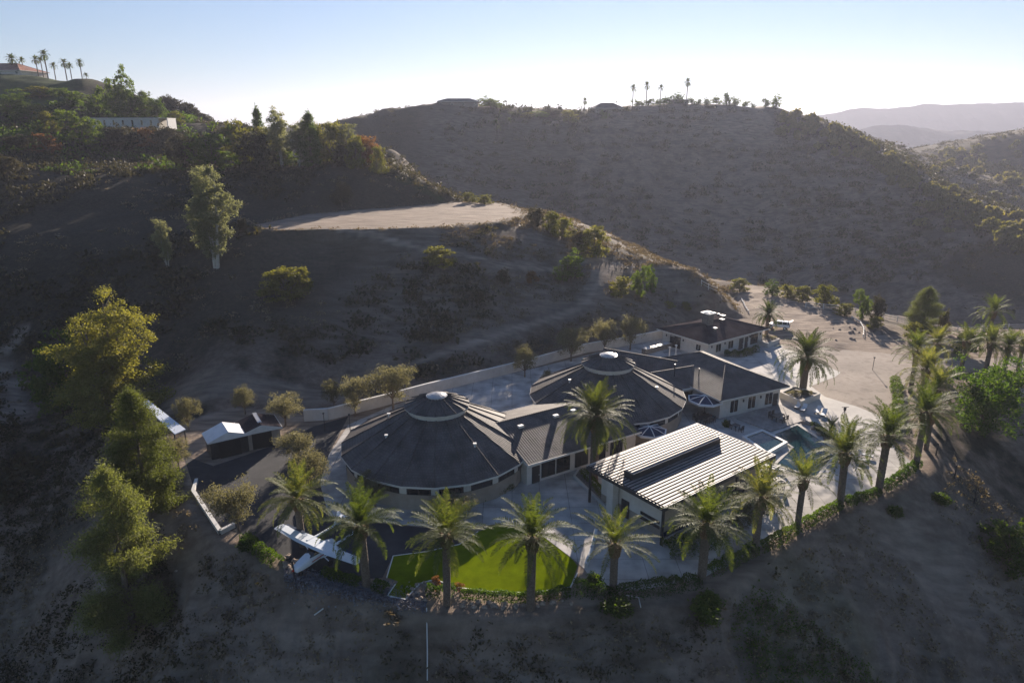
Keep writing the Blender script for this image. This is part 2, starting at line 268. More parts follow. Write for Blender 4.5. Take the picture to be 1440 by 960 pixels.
def terrain_mat():
    m, n, l, b = newmat('hillside_soil'); tc = nd(n, 'ShaderNodeTexCoord')
    def noi(s, d=7, r=.6):
        q = nd(n, 'ShaderNodeTexNoise'); q.inputs['Scale'].default_value = s; q.inputs['Detail'].default_value = d; q.inputs['Roughness'].default_value = r; l.new(tc.outputs['Object'], q.inputs['Vector']); return q.outputs['Fac']
    def ramp(f, a, b_, c1, c2):
        q = nd(n, 'ShaderNodeValToRGB'); e = q.color_ramp.elements; e[0].position = a; e[0].color = (*c1, 1); e[1].position = b_; e[1].color = (*c2, 1); l.new(f, q.inputs[0]); return q.outputs[0]
    def mix(f, a, c):
        q = nd(n, 'ShaderNodeMix', data_type='RGBA'); l.new(f, q.inputs[0]); l.new(a, q.inputs[6]); l.new(c, q.inputs[7]); return q.outputs[2]
    def att(nm): q = nd(n, 'ShaderNodeAttribute'); q.attribute_name = nm; return q.outputs['Fac']
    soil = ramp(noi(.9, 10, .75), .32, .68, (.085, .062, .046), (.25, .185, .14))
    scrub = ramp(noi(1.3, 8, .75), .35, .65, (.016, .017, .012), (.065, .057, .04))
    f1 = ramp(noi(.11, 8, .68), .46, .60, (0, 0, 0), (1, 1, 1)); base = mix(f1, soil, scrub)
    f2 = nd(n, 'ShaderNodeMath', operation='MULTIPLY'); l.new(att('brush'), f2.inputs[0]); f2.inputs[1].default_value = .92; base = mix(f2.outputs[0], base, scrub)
    gr = ramp(noi(.9, 5), .3, .7, (.03, .055, .018), (.07, .10, .03)); base = mix(att('green'), base, gr)
    mp = nd(n, 'ShaderNodeMapping'); mp.inputs['Rotation'].default_value = (0, 0, .5); mp.inputs['Scale'].default_value = (.25, 1.2, 1); l.new(tc.outputs['Object'], mp.inputs[0])
    ns = nd(n, 'ShaderNodeTexNoise'); ns.inputs['Scale'].default_value = .8; ns.inputs['Detail'].default_value = 8; l.new(mp.outputs[0], ns.inputs['Vector'])
    dirt = ramp(ns.outputs['Fac'], .3, .7, (.16, .12, .092), (.36, .29, .225)); base = mix(att('dirt'), base, dirt)
    l.new(base, b.inputs['Base Color']); b.inputs['Roughness'].default_value = .97; b.inputs['Specular IOR Level'].default_value = .1
    bp = nd(n, 'ShaderNodeBump'); bp.inputs['Strength'].default_value = .6; bp.inputs['Distance'].default_value = .25; l.new(noi(.8, 9, .72), bp.inputs['Height']); l.new(bp.outputs[0], b.inputs['Normal'])
    return m
M['terrain'] = terrain_mat()

# ------------------------------------------------------------------ mesh tools
def link(o, parent=None):
    COL.objects.link(o)
    if parent: o.parent = parent
    return o
def tag(o, label=None, cat=None, group=None, kind=None):
    if label: o['label'] = label
    if cat: o['category'] = cat
    if group: o['group'] = group
    if kind: o['kind'] = kind
    return o
def thing(name, label, cat, loc=(0, 0, 0), rz=0.0, group=None):
    o = bpy.data.objects.new(name, None); COL.objects.link(o); o.location = loc; o.rotation_euler = (0, 0, rz); o.empty_display_size = .5
    return tag(o, label, cat, group)
class MB:
    def __init__(s): s.v = []; s.f = []; s.uv = []; s.sm = []
    def face(s, pts, uv=None, smooth=False):
        k = len(s.v); s.v += [tuple(p) for p in pts]; s.f.append(tuple(range(k, k + len(pts)))); s.uv.append(uv); s.sm.append(smooth)
    def roof(s, pts):
        """face with UVs in metres: u along the first edge, v up the slope"""
        a, b = Vector(pts[0]), Vector(pts[1]); u = (b - a).normalized(); nrm = u.cross(Vector(pts[-1]) - a).normalized(); v = nrm.cross(u)
        s.face(pts, [((Vector(p) - a).dot(u), (Vector(p) - a).dot(v)) for p in pts])
    def box(s, c, d, rz=0.0, taper=1.0):
        cx, cy_, cz_ = c; x, y, z = d[0] / 2, d[1] / 2, d[2] / 2; ca, sa = math.cos(rz), math.sin(rz)
        P = []
        for dz, k in ((-z, 1), (z, taper)):
            for dx, dy in ((-x, -y), (x, -y), (x, y), (-x, y)):
                dx *= k; dy *= k; P.append((cx + dx * ca - dy * sa, cy_ + dx * sa + dy * ca, cz_ + dz))
        for q in ((3, 2, 1, 0), (4, 5, 6, 7), (0, 1, 5, 4), (1, 2, 6, 5), (2, 3, 7, 6), (3, 0, 4, 7)): s.face([P[i] for i in q])
        return s
    def prism(s, poly, z0, z1, bottom=True, uvscale=None):
        P = [(p[0], p[1]) for p in poly]
        area = sum(P[i][0] * P[(i + 1) % len(P)][1] - P[(i + 1) % len(P)][0] * P[i][1] for i in range(len(P)))
        if area < 0: P = P[::-1]
        s.face([(x, y, z1) for x, y in P], [(x, y) for x, y in P])
        if bottom: s.face([(x, y, z0) for x, y in P[::-1]])
        for i in range(len(P)):
            a, b = P[i], P[(i + 1) % len(P)]; s.face([(*a, z0), (*b, z0), (*b, z1), (*a, z1)])
        return s
    def ring(s, c, prof, n, a0=0.0, smooth=False, uv=False):
        """revolve profile [(r,z)...] round c"""
        for j in range(len(prof) - 1):
            (r0, z0), (r1, z1) = prof[j], prof[j + 1]; sl_ = math.hypot(r1 - r0, z1 - z0)
            for i in range(n):
                t0, t1 = a0 + 2 * math.pi * i / n, a0 + 2 * math.pi * (i + 1) / n
                p = [(c[0] + r0 * math.cos(t0), c[1] + r0 * math.sin(t0), z0), (c[0] + r0 * math.cos(t1), c[1] + r0 * math.sin(t1), z0),
                     (c[0] + r1 * math.cos(t1), c[1] + r1 * math.sin(t1), z1), (c[0] + r1 * math.cos(t0), c[1] + r1 * math.sin(t0), z1)]
                if r1 < 1e-4: p = p[:3]
                elif r0 < 1e-4: p = [p[0], p[2], p[3]]
                if uv and r0 > 1e-4: s.roof(p)
                else: s.face(p, None, smooth)
        return s
    def tube(s, path, r, n=6, smooth=True):
        path = [Vector(p) for p in path]; rr = r if isinstance(r, (list, tuple)) else [r] * len(path); rings = []
        for i, p in enumerate(path):
            d = (path[min(i + 1, len(path) - 1)] - path[max(i - 1, 0)]).normalized(); a = d.cross(Vector((0, 0, 1)))
            if a.length < .01: a = d.cross(Vector((0, 1, 0)))
            a.normalize(); b_ = d.cross(a); rings.append([p + (a * math.cos(2 * math.pi * k / n) + b_ * math.sin(2 * math.pi * k / n)) * rr[i] for k in range(n)])
        for i in range(len(rings) - 1):
            for k in range(n): s.face([rings[i][k], rings[i][(k + 1) % n], rings[i + 1][(k + 1) % n], rings[i + 1][k]], None, smooth)
        s.face(rings[0][::-1]); s.face(rings[-1]); return s
    def mesh(s, name, mat):
        me = bpy.data.meshes.new(name); me.from_pydata(s.v, [], s.f)
        ul = me.uv_layers.new(name='UVMap'); data = []
        for f, uv in zip(s.f, s.uv):
            if uv: data += [c for q in uv for c in q]
            else: data += [c for i in f for c in (s.v[i][0], s.v[i][1])]
        ul.data.foreach_set('uv', data); me.polygons.foreach_set('use_smooth', s.sm)
        me.materials.append(mat); me.update(); return me
    def build(s, name, mat, parent=None): return link(bpy.data.objects.new(name, s.mesh(name, mat)), parent)
def quads_mesh(name, V, mat, k=4, smooth=False):
    V = np.asarray(V, np.float32).reshape(-1, 3); nv = len(V); nf = nv // k; me = bpy.data.meshes.new(name)
    me.vertices.add(nv); me.vertices.foreach_set('co', V.ravel()); me.loops.add(nv); me.loops.foreach_set('vertex_index', np.arange(nv, dtype=np.int32))
    me.polygons.add(nf); me.polygons.foreach_set('loop_start', np.arange(0, nv, k, dtype=np.int32)); me.polygons.foreach_set('loop_total', np.full(nf, k, np.int32))
    me.materials.append(mat); me.update(calc_edges=True); return me
def rvec(g, n_):
    v = g.normal(size=(n_, 3)); return v / np.linalg.norm(v, axis=1, keepdims=True)
def leaves(g, pts, size, up=0.0, aspect=.55):
    """leaf quads (rhombs) at pts"""
    n0 = len(pts); a = rvec(g, n0); a[:, 2] += up; a /= np.linalg.norm(a, axis=1, keepdims=True); b_ = np.cross(a, rvec(g, n0)); b_ /= np.linalg.norm(b_, axis=1, keepdims=True) + 1e-9
    s = (size * (0.6 + .8 * g.random(n0)))[:, None] if np.isscalar(size) else size[:, None]
    return np.stack([pts - a * s, pts + b_ * s * aspect, pts + a * s, pts - b_ * s * aspect], 1)
def clumps(g, nc, c, r, flat=1.0):
    """clump centres in an ellipsoid, pushed to its outside"""
    d = rvec(g, nc); rad = (0.35 + .65 * g.random(nc) ** .5)[:, None]; return np.asarray(c) + d * rad * np.asarray(r)
def crown_pts(g, lobes, nclump, nleaf, cr):
    tot = sum(l[1][0] * l[1][1] * l[1][2] for l in lobes); P = []
    for c, r in lobes:
        k = max(2, int(nclump * r[0] * r[1] * r[2] / tot)); cc = clumps(g, k, c, r); q = g.normal(size=(k, nleaf, 3)) * (cr * .5 * (0.6 + .8 * g.random((k, 1, 1)))); q[:, :, 2] *= .75; P.append((cc[:, None, :] + q).reshape(-1, 3))
    return np.concatenate(P)
def limbs(mb, base_r, H, ends, fork=.35, lean=(0, 0), n=7):
    top = Vector((lean[0], lean[1], H * fork)); mb.tube([(0, 0, -.6), (0, 0, 0), (lean[0] * .4, lean[1] * .4, H * fork * .5), top], [base_r * 1.35, base_r * 1.15, base_r * .9, base_r * .75], n)
    for e in ends:
        e = Vector(e); mid = top.lerp(e, .5) + Vector((rnd.uniform(-.2, .2), rnd.uniform(-.2, .2), rnd.uniform(.0, .25))) * H * .08
        mb.tube([top - Vector((0, 0, base_r)), mid, e], [base_r * .6, base_r * .38, base_r * .12], 5)
PROTO = {}
def make_round_tree(key, seed, H, Wd, leafmat, barkmat, nl=6, nclump=110, nleaf=60, leaf=.13, base=.32, cr=.55, fork=.3, flat=.62):
    g = np.random.default_rng(seed); rr = random.Random(seed); lobes = []; ends = []
    for i in range(nl):
        a = 2 * math.pi * i / nl + rr.uniform(-.4, .4); d = Wd * .5 * rr.uniform(.25, .78); z = H * rr.uniform(base + .1, .9); r = Wd * rr.uniform(.13, .30)
        lobes.append(((d * math.cos(a), d * math.sin(a), z), (r, r, r * flat * 1.2))); ends.append((d * math.cos(a), d * math.sin(a), z))
    lobes.append(((0, 0, H * .72), (Wd * .3, Wd * .3, H * .2))); ends.append((0, 0, H * .8))
    P = crown_pts(g, lobes, nclump, nleaf, cr); P = P[P[:, 2] > H * base * .6]
    cm = quads_mesh(key + '_crown', leaves(g, P, leaf), leafmat); t = MB(); limbs(t, H * .028, H, ends, fork); PROTO[key] = (cm, t.mesh(key + '_trunk', barkmat), H, Wd)
def make_tall_tree(key, seed, H, Wd, leafmat, barkmat, nclump=170, nleaf=60, leaf=.14, base=.25, stems=2, nl=7, crf=.11):
    g = np.random.default_rng(seed); rr = random.Random(seed); lobes = []; t = MB()
    for s_ in range(stems):
        a0 = rr.uniform(0, 6.28); sx, sy = math.cos(a0 + s_ * 2.6) * Wd * .15, math.sin(a0 + s_ * 2.6) * Wd * .15; Hs = H * (1 - .1 * s_)
        t.tube([(sx * .3, sy * .3, -.6), (sx * .3, sy * .3, 0), (sx * .8, sy * .8, Hs * .4), (sx * 1.3, sy * 1.3, Hs * .92)], [H * .02, H * .017, H * .011, H * .003], 7)
        for i in range(nl):
            z = Hs * (base + (.97 - base) * i / (nl - 1)); w = Wd * (.16 + .17 * math.sin(math.pi * min(1, (i * 6 / (nl - 1) + 1.2) / 7.5))) * (7 / nl) ** .5; a = rr.uniform(0, 6.28); d = w * rr.uniform(.3, .9)
            c = (sx * 1.1 + d * math.cos(a), sy * 1.1 + d * math.sin(a), z); lobes.append((c, (w * .8, w * .8, H * .085)))
            t.tube([(sx, sy, z - H * .1), c], [H * .007, H * .002], 5)
    P = crown_pts(g, lobes, nclump, nleaf, Wd * crf); PROTO[key] = (quads_mesh(key + '_crown', leaves(g, P, leaf, -.3), leafmat), t.mesh(key + '_trunk', barkmat), H, Wd)
def make_pine(key, seed, H, Wd, leafmat, barkmat, whorls=13, leaf=.15, dens=1.0, ragged=.35, base=.08):
    g = np.random.default_rng(seed); rr = random.Random(seed); t = MB(); t.tube([(0, 0, -.8), (0, 0, 0), (0, 0, H * .5), (.1, 0, H * .97)], [H * .022, H * .019, H * .012, H * .003], 8); P = []
    for i in range(whorls):
        f = i / (whorls - 1); z = H * (base + (.93 - base) * f); rad = Wd * .5 * (1 - f) ** .62 * (.75 if i == 0 else 1) + .25
        for j in range(rr.randint(4, 6)):
            a = rr.uniform(0, 6.28); L = rad * rr.uniform(1 - ragged, 1 + ragged * .5); e = (L * math.cos(a), L * math.sin(a), z + L * .22); t.tube([(0, 0, z), e], [H * .005, H * .0015], 4)
            k = max(2, int(L * 2.2)); 
            for q in range(k):
                s_ = .35 + .65 * (q + 1) / k; c = np.array((e[0] * s_, e[1] * s_, z + L * .22 * s_ * s_)); m_ = int(60 * dens)
                P.append(c + g.normal(size=(m_, 3)) * (Wd * .05 + .08, Wd * .05 + .08, Wd * .035 + .06))
    P.append(np.array((0, 0, H * .97)) + g.normal(size=(int(120 * dens), 3)) * (.25, .25, .4))
    PROTO[key] = (quads_mesh(key + '_crown', leaves(g, np.concatenate(P), leaf, .5, .22), leafmat), t.mesh(key + '_trunk', barkmat), H, Wd)
def make_palm(key, seed, trunk_h, tr, FL, nf, leafmat, lw=.05, nleafl=34, ll=.5, droop=.9, up0=-.35, dark=0, boot=True, lo_res=False):
    """trunk height, trunk radius, frond length, number of fronds"""
    g = np.random.default_rng(seed); rr = random.Random(seed); Q = []
    for i in range(nf):
        f = (i + .5) / nf; el = up0 + (1.42 - up0) * f ** .8 + rr.uniform(-.2, .2); az = i * 2.399963 + rr.uniform(-.2, .2); L = FL * rr.uniform(.85, 1.1) * (1 - .12 * f)
        pts = []; p = np.array([0., 0., trunk_h]); ca, sa = math.cos(az), math.sin(az); e = el; ns = 10; dr = droop * rr.uniform(.7, 1.2) * (1 - .45 * max(0, el) / 1.4)
        for s_ in range(ns + 1):
            pts.append(p.copy()); st = L / ns; p = p + np.array([ca * math.cos(e), sa * math.cos(e), math.sin(e)]) * st; e -= dr * 1.55 / ns * (.4 + 1.2 * s_ / ns)
        pts = np.array(pts); side = np.array([-sa, ca, 0.]); t = np.linspace(.14, 1.0, nleafl); idx = t * ns; i0 = np.minimum(idx.astype(int), ns - 1); fr = (idx - i0)[:, None]
        B = pts[i0] * (1 - fr) + pts[i0 + 1] * fr; T = pts[i0 + 1] - pts[i0]; T /= np.linalg.norm(T, axis=1, keepdims=True); N = np.cross(np.broadcast_to(side, T.shape), T) * -1
        N = np.where(N[:, 2:3] < 0, -N, N)
        prof = (np.sin(np.pi * np.clip(t * .86 + .12, 0, 1)) ** .6 * ll)[:, None]
        for sg in (-1, 1):
            tw = g.normal(size=(len(t), 1)) * .18; D = T * (.55 + tw) + side * sg * .78 + N * (.32 + g.normal(size=(len(t), 1)) * .15) - np.array([0, 0, .22]); D /= np.linalg.norm(D, axis=1, keepdims=True)
            tip = B + D * prof; wv = T * lw; Q.append(np.stack([B - wv * .6, B + D * prof * .45 - wv, tip, B + D * prof * .45 + wv], 1))
        up = np.array([0, 0, .03]); wS = side * .035
        for s_ in range(ns):
            k = 1 - .85 * s_ / ns; k2 = 1 - .85 * (s_ + 1) / ns; Q.append(np.array([[pts[s_] - wS * k, pts[s_] + wS * k, pts[s_ + 1] + wS * k2, pts[s_ + 1] - wS * k2]]))
    cm = quads_mesh(key + '_fronds', np.concatenate(Q), leafmat)
    t = MB(); prof = []; nz = max(4, int(trunk_h / .22))
    for i in range(nz + 1):
        z = -.5 + (trunk_h + .3) * i / nz; r = tr * (1.22 if i < 2 else 1.0) * (1.0 + .07 * (i % 2)); prof.append((r, z))
    t.ring((0, 0), prof, 10, smooth=False)
    bm_ = MB()
    if boot:
        for i in range(60):
            a = i * 2.4; z = trunk_h - tr * 3.6 * (1 - i / 60); r = tr * (1.0 + .55 * i / 60); p = Vector((r * math.cos(a), r * math.sin(a), z)); o = Vector((math.cos(a), math.sin(a), 1.4)).normalized() * tr * .8
            bm_.tube([p - o * .4, p + o], [tr * .26, tr * .16], 4, False)
        bm_.ring((0, 0), [(tr * .95, trunk_h - tr * 3.6), (tr * 1.45, trunk_h - tr * .4), (tr * .3, trunk_h + tr * .5)], 10)
    PROTO[key] = (cm, t.mesh(key + '_trunk', M['palm_trunk']), trunk_h, FL * 2, bm_.mesh(key + '_stubs', M['boot']) if boot else None)
def place(key, name, label, cat, loc, H=None, Wd=None, rz=None, group=None, palm=False, lean=(0, 0)):
    pr = PROTO[key]; root = thing(name, label, cat, loc, rnd.uniform(0, 6.28) if rz is None else rz, group)
    sz = (H / pr[2]) if H else 1; sx = (Wd / pr[3]) if Wd else sz; root.scale = (sx, sx, sz)
    if lean != (0, 0): root.rotation_euler = (lean[0], lean[1], root.rotation_euler[2])
    link(bpy.data.objects.new('crown', pr[0]), root); link(bpy.data.objects.new('trunk', pr[1]), root)
    if len(pr) > 4 and pr[4]: link(bpy.data.objects.new('frond_stubs', pr[4]), root)
    return root
SHRUB = {}
def make_shrub(key, seed, leafmat, nclump=40, nleaf=40, leaf=.10, flat=.75):
    g = np.random.default_rng(seed); lob = [((g.uniform(-.35, .35), g.uniform(-.35, .35), .38 + g.uniform(0, .2)), (.5, .5, .42)) for _ in range(4)]
    P = crown_pts(g, lob, nclump, nleaf, .26); P = P[P[:, 2] > -.1]; SHRUB[key] = quads_mesh(key, leaves(g, P, leaf), leafmat)
def shrub(key, name, label, cat, loc, w, h, group=None):
    o = link(bpy.data.objects.new(name, SHRUB[key])); o.location = loc; o.scale = (w / 1.7, w / 1.7, h / 1.05); o.rotation_euler = (0, 0, rnd.uniform(0, 6.28)); return tag(o, label, cat, group)

# ------------------------------------------------------------------ the ground sheet (one fan-shaped grid, shared out between hills, clearing, tracks)
NR, NA = 470, 760
rad = np.concatenate([np.linspace(2, 38, 20)[:-1], np.geomspace(38, 1500, NR - 19)]); az = np.radians(np.linspace(-64, 64, NA))
GX = rad[:, None] * np.sin(az)[None, :]; GY = rad[:, None] * np.cos(az)[None, :]; GZ = terrain_z(GX, GY)
vx, vy = GX.ravel(), GY.ravel(); idx = np.arange(NR * NA).reshape(NR, NA)
Q = np.stack([idx[:-1, :-1], idx[:-1, 1:], idx[1:, 1:], idx[1:, :-1]], -1).reshape(-1, 4)
V3 = np.stack([vx, vy, GZ.ravel()], 1)
sd_pad = poly_sd(vx, vy, PAD); sd_mesa = poly_sd(vx, vy, MESA); sd_rough = poly_sd(vx, vy, ROUGH)
d_tr = np.minimum(line_d(vx, vy, TRACKS[0][0]) / TRACKS[0][1], line_d(vx, vy, TRACKS[1][0]) / TRACKS[1][1])
edge = fbm(vx / 2.2, vy / 2.2, 3, 40) * 1.6
lowtrack = poly_sd(vx, vy, [at(x, y, -1) for x, y in [(205, 545), (300, 540), (420, 548), (520, 552), (500, 578), (430, 582), (330, 575), (240, 590), (200, 570)]])
leftroad = poly_sd(vx, vy, [at(x, y, -5) for x, y in [(-60, 535), (20, 530), (55, 545), (50, 570), (20, 610), (0, 640), (-60, 660)]])
upper = line_d(vx, vy, [atY(0, 495, 122), atY(25, 470, 126), atY(30, 460, 128)])
farroad = line_d(vx, vy, [atY(1290, 452, 190), atY(1360, 447, 196), atY(1440, 442, 200), atY(1520, 438, 205)])
ridgeroad = line_d(vx, vy, [atY(770, 186, 440), atY(800, 178, 448), atY(840, 170, 455), atY(870, 165, 462)])
crest = line_d(vx, vy, [atY(850, 368, 158), atY(835, 400, 148), atY(825, 430, 138)])
dirt = np.maximum.reduce([sm((-sd_pad + edge) / 1.0), sm((-sd_mesa + edge) / 1.5), sm((1.15 - d_tr + edge * .4) / .9) * 1.0, sm((-lowtrack + edge * 2) / 3) * .6, sm((-leftroad + edge * 2) / 3) * .8,
                          sm((2.0 - upper) / 1), sm((2.2 - ridgeroad) / 1.2), sm((3.2 - crest + edge * 2) / 3) * .8, sm((-sd_rough + edge) / 1)])
V2 = (line_d(vx, vy, [atY(760, 325, 163), atY(850, 350, 162), atY(940, 395, 152), atY(1030, 430, 143)]))
dirt = np.maximum(dirt, sm((10 - V2 + edge * 4) / 12) * .55)
farhill = sm((vy - 225) / 30) * sm((505 - vy) / 25) * sm((vx + 70) / 40) * (.38 + .28 * np.clip(fbm(vx / 60, vy / 60, 3, 90) * 3, -1, 1)); dirt = np.maximum(dirt, farhill)
midm = sm((vy - 104) / 12) * sm((175 - vy) / 20) * sm((vx + 75) / 70) * (.38 + .34 * np.clip(fbm(vx / 14, vy / 14, 4, 94) * 3, -1, 1)); dirt = np.maximum(dirt, midm)
gs = hit(1428, 380, 200); shade_spot = sm((34 - np.hypot(vx - gs[0], vy - gs[1])) / 14); dirt = dirt * (1 - shade_spot)  # sunlit mound darkened through its ground colour, standing in for shade
bankm = sm((84 - vy) / 20) * (.48 + .34 * np.clip(fbm(vx / 9, vy / 9, 4, 92) * 3, -1, 1)); dirt = np.maximum(dirt, bankm)
g_c1 = hit(1150, 870); g_c2 = hit(1110, 930)
green = np.maximum(sm((7.5 - np.hypot(vx - g_c1[0], vy - g_c1[1]) + edge * 3) / 4), sm((6 - np.hypot(vx - g_c2[0], vy - g_c2[1]) + edge * 3) / 4)) * .45
gh = line_d(vx, vy, [atY(0, 118, 335), atY(60, 128, 330), atY(40, 150, 300)]); green = np.maximum(green, sm((26 - gh + edge * 6) / 18) * .8)
gp = poly_sd(vx, vy, [atY(560, 240, 216), atY(610, 262, 214), atY(640, 275, 212), atY(560, 250, 214)]); green = np.maximum(green, sm((1.5 - gp) / 1.5) * .5)
brush = np.maximum(sm((vx * -1 - 14 + (vy - 110) * .22) / 34), .22) * sm((vy - 104) / 22); brush = np.maximum(brush, sm((vy - 500) / 60) * .8); brush = np.maximum(brush, shade_spot)  # brush tone over that mound is painted shade; elsewhere real scrub
def sub_ground(name, mask, label):
    q = Q[mask]; u, inv = np.unique(q, return_inverse=True); me = bpy.data.meshes.new(name); me.vertices.add(len(u)); me.vertices.foreach_set('co', V3[u].ravel().astype(np.float32))
    f = len(q); me.loops.add(f * 4); me.loops.foreach_set('vertex_index', inv.ravel().astype(np.int32)); me.polygons.add(f)
    me.polygons.foreach_set('loop_start', np.arange(0, f * 4, 4, dtype=np.int32)); me.polygons.foreach_set('loop_total', np.full(f, 4, np.int32)); me.polygons.foreach_set('use_smooth', np.ones(f, bool))
    for nm, arr in (('dirt', dirt), ('green', green), ('brush', brush)):
        a = me.attributes.new(nm, 'FLOAT', 'POINT'); a.data.foreach_set('value', arr[u].astype(np.float32))
    me.materials.append(M['terrain']); me.update(calc_edges=True); o = link(bpy.data.objects.new(name, me)); tag(o, label, kind='structure'); return o
fc = Q.mean(1); cxm = vx[Q].mean(1); cym = vy[Q].mean(1)
mm = sd_mesa[Q].mean(1) < 0; mt = (d_tr[Q].mean(1) < 1.3) & ~mm; mp_ = (sd_pad[Q].mean(1) < 0)
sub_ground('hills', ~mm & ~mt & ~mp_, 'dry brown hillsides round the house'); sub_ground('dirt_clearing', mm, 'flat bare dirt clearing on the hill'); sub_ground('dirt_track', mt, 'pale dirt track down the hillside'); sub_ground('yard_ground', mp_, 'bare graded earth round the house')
# far plain and the blue ranges beyond
g = MB(); g.face([(-6200, 1450, -13), (6200, 1450, -13), (6200, 7800, -13), (-6200, 7800, -13)]); tag(g.build('plain', M['terrain']), 'far valley floor', kind='structure')
def mountains(name, pts, Y, depth, base, seed, label):
    X = []; 
    for px, py in pts: X.append(atY(px, py, Y))
    xs = np.linspace(X[0][0], X[-1][0], 260); zs = np.interp(xs, [p[0] for p in X], [p[2] for p in X]); zs = zs + fbm(xs / (Y * .03), xs * 0, 5, seed) * Y * .006
    rows = []; K = 26
    for k in range(K + 1):
        s_ = k / K; y = Y - depth * (1 - s_); r = fbm(xs / (Y * .055), np.full_like(xs, y / (Y * .055)), 5, seed + 1) * Y * .028 * math.sin(math.pi * s_ * .95); z = base + (zs - base) * s_ ** 1.25 + r * .8; rows.append(np.stack([xs, np.full_like(xs, y), z], 1))
    for k in (1, 2, 3): rows.append(np.stack([xs, np.full_like(xs, Y + depth * k / 3), base + (zs - base) * (1 - k / 3)], 1))
    G = np.array(rows); a, b_, c, d_ = G[:-1, :-1], G[:-1, 1:], G[1:, 1:], G[1:, :-1]; me = quads_mesh(name, np.stack([a, b_, c, d_], 2).reshape(-1, 3), M['range'])
    tag(link(bpy.data.objects.new(name, me)), label, kind='structure')
M['range'] = noise_mat('distant_mountain', [(.035, .035, .03), (.06, .055, .045)], .01, .95, 0)
mountains('mountains', [(600, 200), (900, 190), (1060, 175), (1150, 161), (1210, 153), (1260, 152), (1300, 148), (1350, 146), (1400, 147), (1440, 144), (1520, 148), (1700, 150), (1900, 170)], 2700, 280, -14, 3, 'distant blue mountain range')
mountains('near_mountains', [(1120, 200), (1190, 186), (1225, 178), (1262, 175), (1300, 180), (1340, 186), (1400, 184), (1500, 190), (1650, 200)], 1900, 170, -14, 8, 'lower blue hills before the mountain range')

# ------------------------------------------------------------------ haze
hz = MB(); hz.box((0, 3900, 130), (13000, 8400, 350)); hm = bpy.data.materials.new('haze'); hm.use_nodes = True; hn = hm.node_tree; hn.nodes.remove(hn.nodes['Principled BSDF'])
pv = hn.nodes.new('ShaderNodeVolumePrincipled'); pv.inputs['Color'].default_value = (.48, .505, .62, 1); pv.inputs['Density'].default_value = 0.00017; pv.inputs['Anisotropy'].default_value = 0.4
hn.links.new(pv.outputs[0], hn.nodes['Material Output'].inputs['Volume']); ho = hz.build('haze', hm); tag(ho, 'pale sunlit haze in the air', kind='stuff')

# ------------------------------------------------------------------ surfaces on the graded yard
def sheet(name, pix, z, mat, label, zt=0.0, kind='structure'):
    b_ = MB(); b_.face([(p[0], p[1], z) for p in [at(x, y, zt) for x, y in pix]]); return tag(b_.build(name, mat), label, kind=kind)
def ccw(pix): return pix
sheet('asphalt_yard', [(258, 640), (300, 655), (345, 640), (395, 622), (440, 600), (490, 585), (462, 640), (450, 680), (462, 726), (560, 738), (640, 746), (646, 764), (600, 774), (553, 781), (538, 812), (480, 817), (430, 802), (388, 782), (350, 752), (314, 744), (276, 697)][::-1], .02, M['asphalt'], 'dark asphalt yard beside the sheds')
PATIO = [(450, 680), (462, 640), (490, 597), (545, 573), (640, 541), (760, 516), (935, 472), (1010, 490), (1080, 478), (1105, 488), (1140, 575), (1205, 596), (1243, 610), (1262, 632), (1288, 655), (1235, 690), (1180, 706), (1120, 740), (1062, 772), (990, 812), (900, 830), (838, 826), (822, 800), (806, 786), (752, 745), (700, 736), (642, 745), (560, 737), (462, 725)]
sheet('patio', PATIO[::-1], .035, M['concrete'], 'pale concrete patio round the house')
sheet('driveway', [(1100, 488), (1150, 486), (1185, 492), (1245, 497), (1330, 505), (1440, 503), (1560, 500), (1560, 522), (1440, 522), (1325, 522), (1275, 535), (1262, 560), (1262, 600), (1250, 616), (1205, 595), (1140, 574)][::-1], .05, M['gravelly'], 'brown compacted driveway')
sheet('sun_painted_apron', [(1075, 500), (1098, 489), (1125, 498), (1182, 524), (1175, 530), (1140, 543), (1160, 558), (1205, 572), (1262, 595), (1262, 606), (1240, 616), (1200, 604), (1130, 580), (1095, 560), (1088, 530)][::-1], .065, M['concrete2'], 'concrete apron coloured brighter for sunlight round the planter palms')  # paler concrete over the lit area; sunlight put into its colour
LAWN = [(553, 782), (600, 776), (646, 766), (672, 748), (700, 737), (752, 746), (806, 788), (812, 796), (802, 826), (745, 834), (690, 832), (640, 826), (612, 816), (590, 822), (570, 843), (545, 838), (560, 818), (544, 812)]
sheet('lawn', LAWN[::-1], .075, M['turf'], 'bright green artificial lawn')
def curb(name, pix, w, h, label, cat='curb', mat='trim', z0=0.0):
    P = [Vector(at(x, y, 0)) for x, y in pix]; b_ = MB()
    for a, c in zip(P[:-1], P[1:]):
        d = c - a; L = d.length; b_.box(((a.x + c.x) / 2, (a.y + c.y) / 2, z0 + h / 2), (L + w * .5, w, h), math.atan2(d.y, d.x))
    return tag(b_.build(name, M[mat]), label, cat)
curb('lawn_border', [(544, 812), (553, 782), (600, 776), (646, 766), (672, 748)], .1, .1, 'thin white curb along the asphalt side of the lawn')
curb('lawn_border', [(570, 843), (545, 838), (556, 822)], .1, .1, 'short white curb at the lawn corner beside the plane')
curb('lawn_border', [(571, 842), (590, 821), (612, 815), (640, 826), (690, 832), (745, 834), (802, 826), (812, 806)], .1, .1, 'white curb between the lawn and the clipped hedge')
curb('low_wall', [(838, 750), (832, 775), (824, 798)], .3, .55, 'short white garden wall between lawn and grey patio', 'wall')
sheet('side_patio', [(1068, 770), (1062, 745), (1040, 735), (1020, 752), (1005, 790), (1018, 800)][::-1], .05, M['paver'], 'paved strip at the pavilion corner')

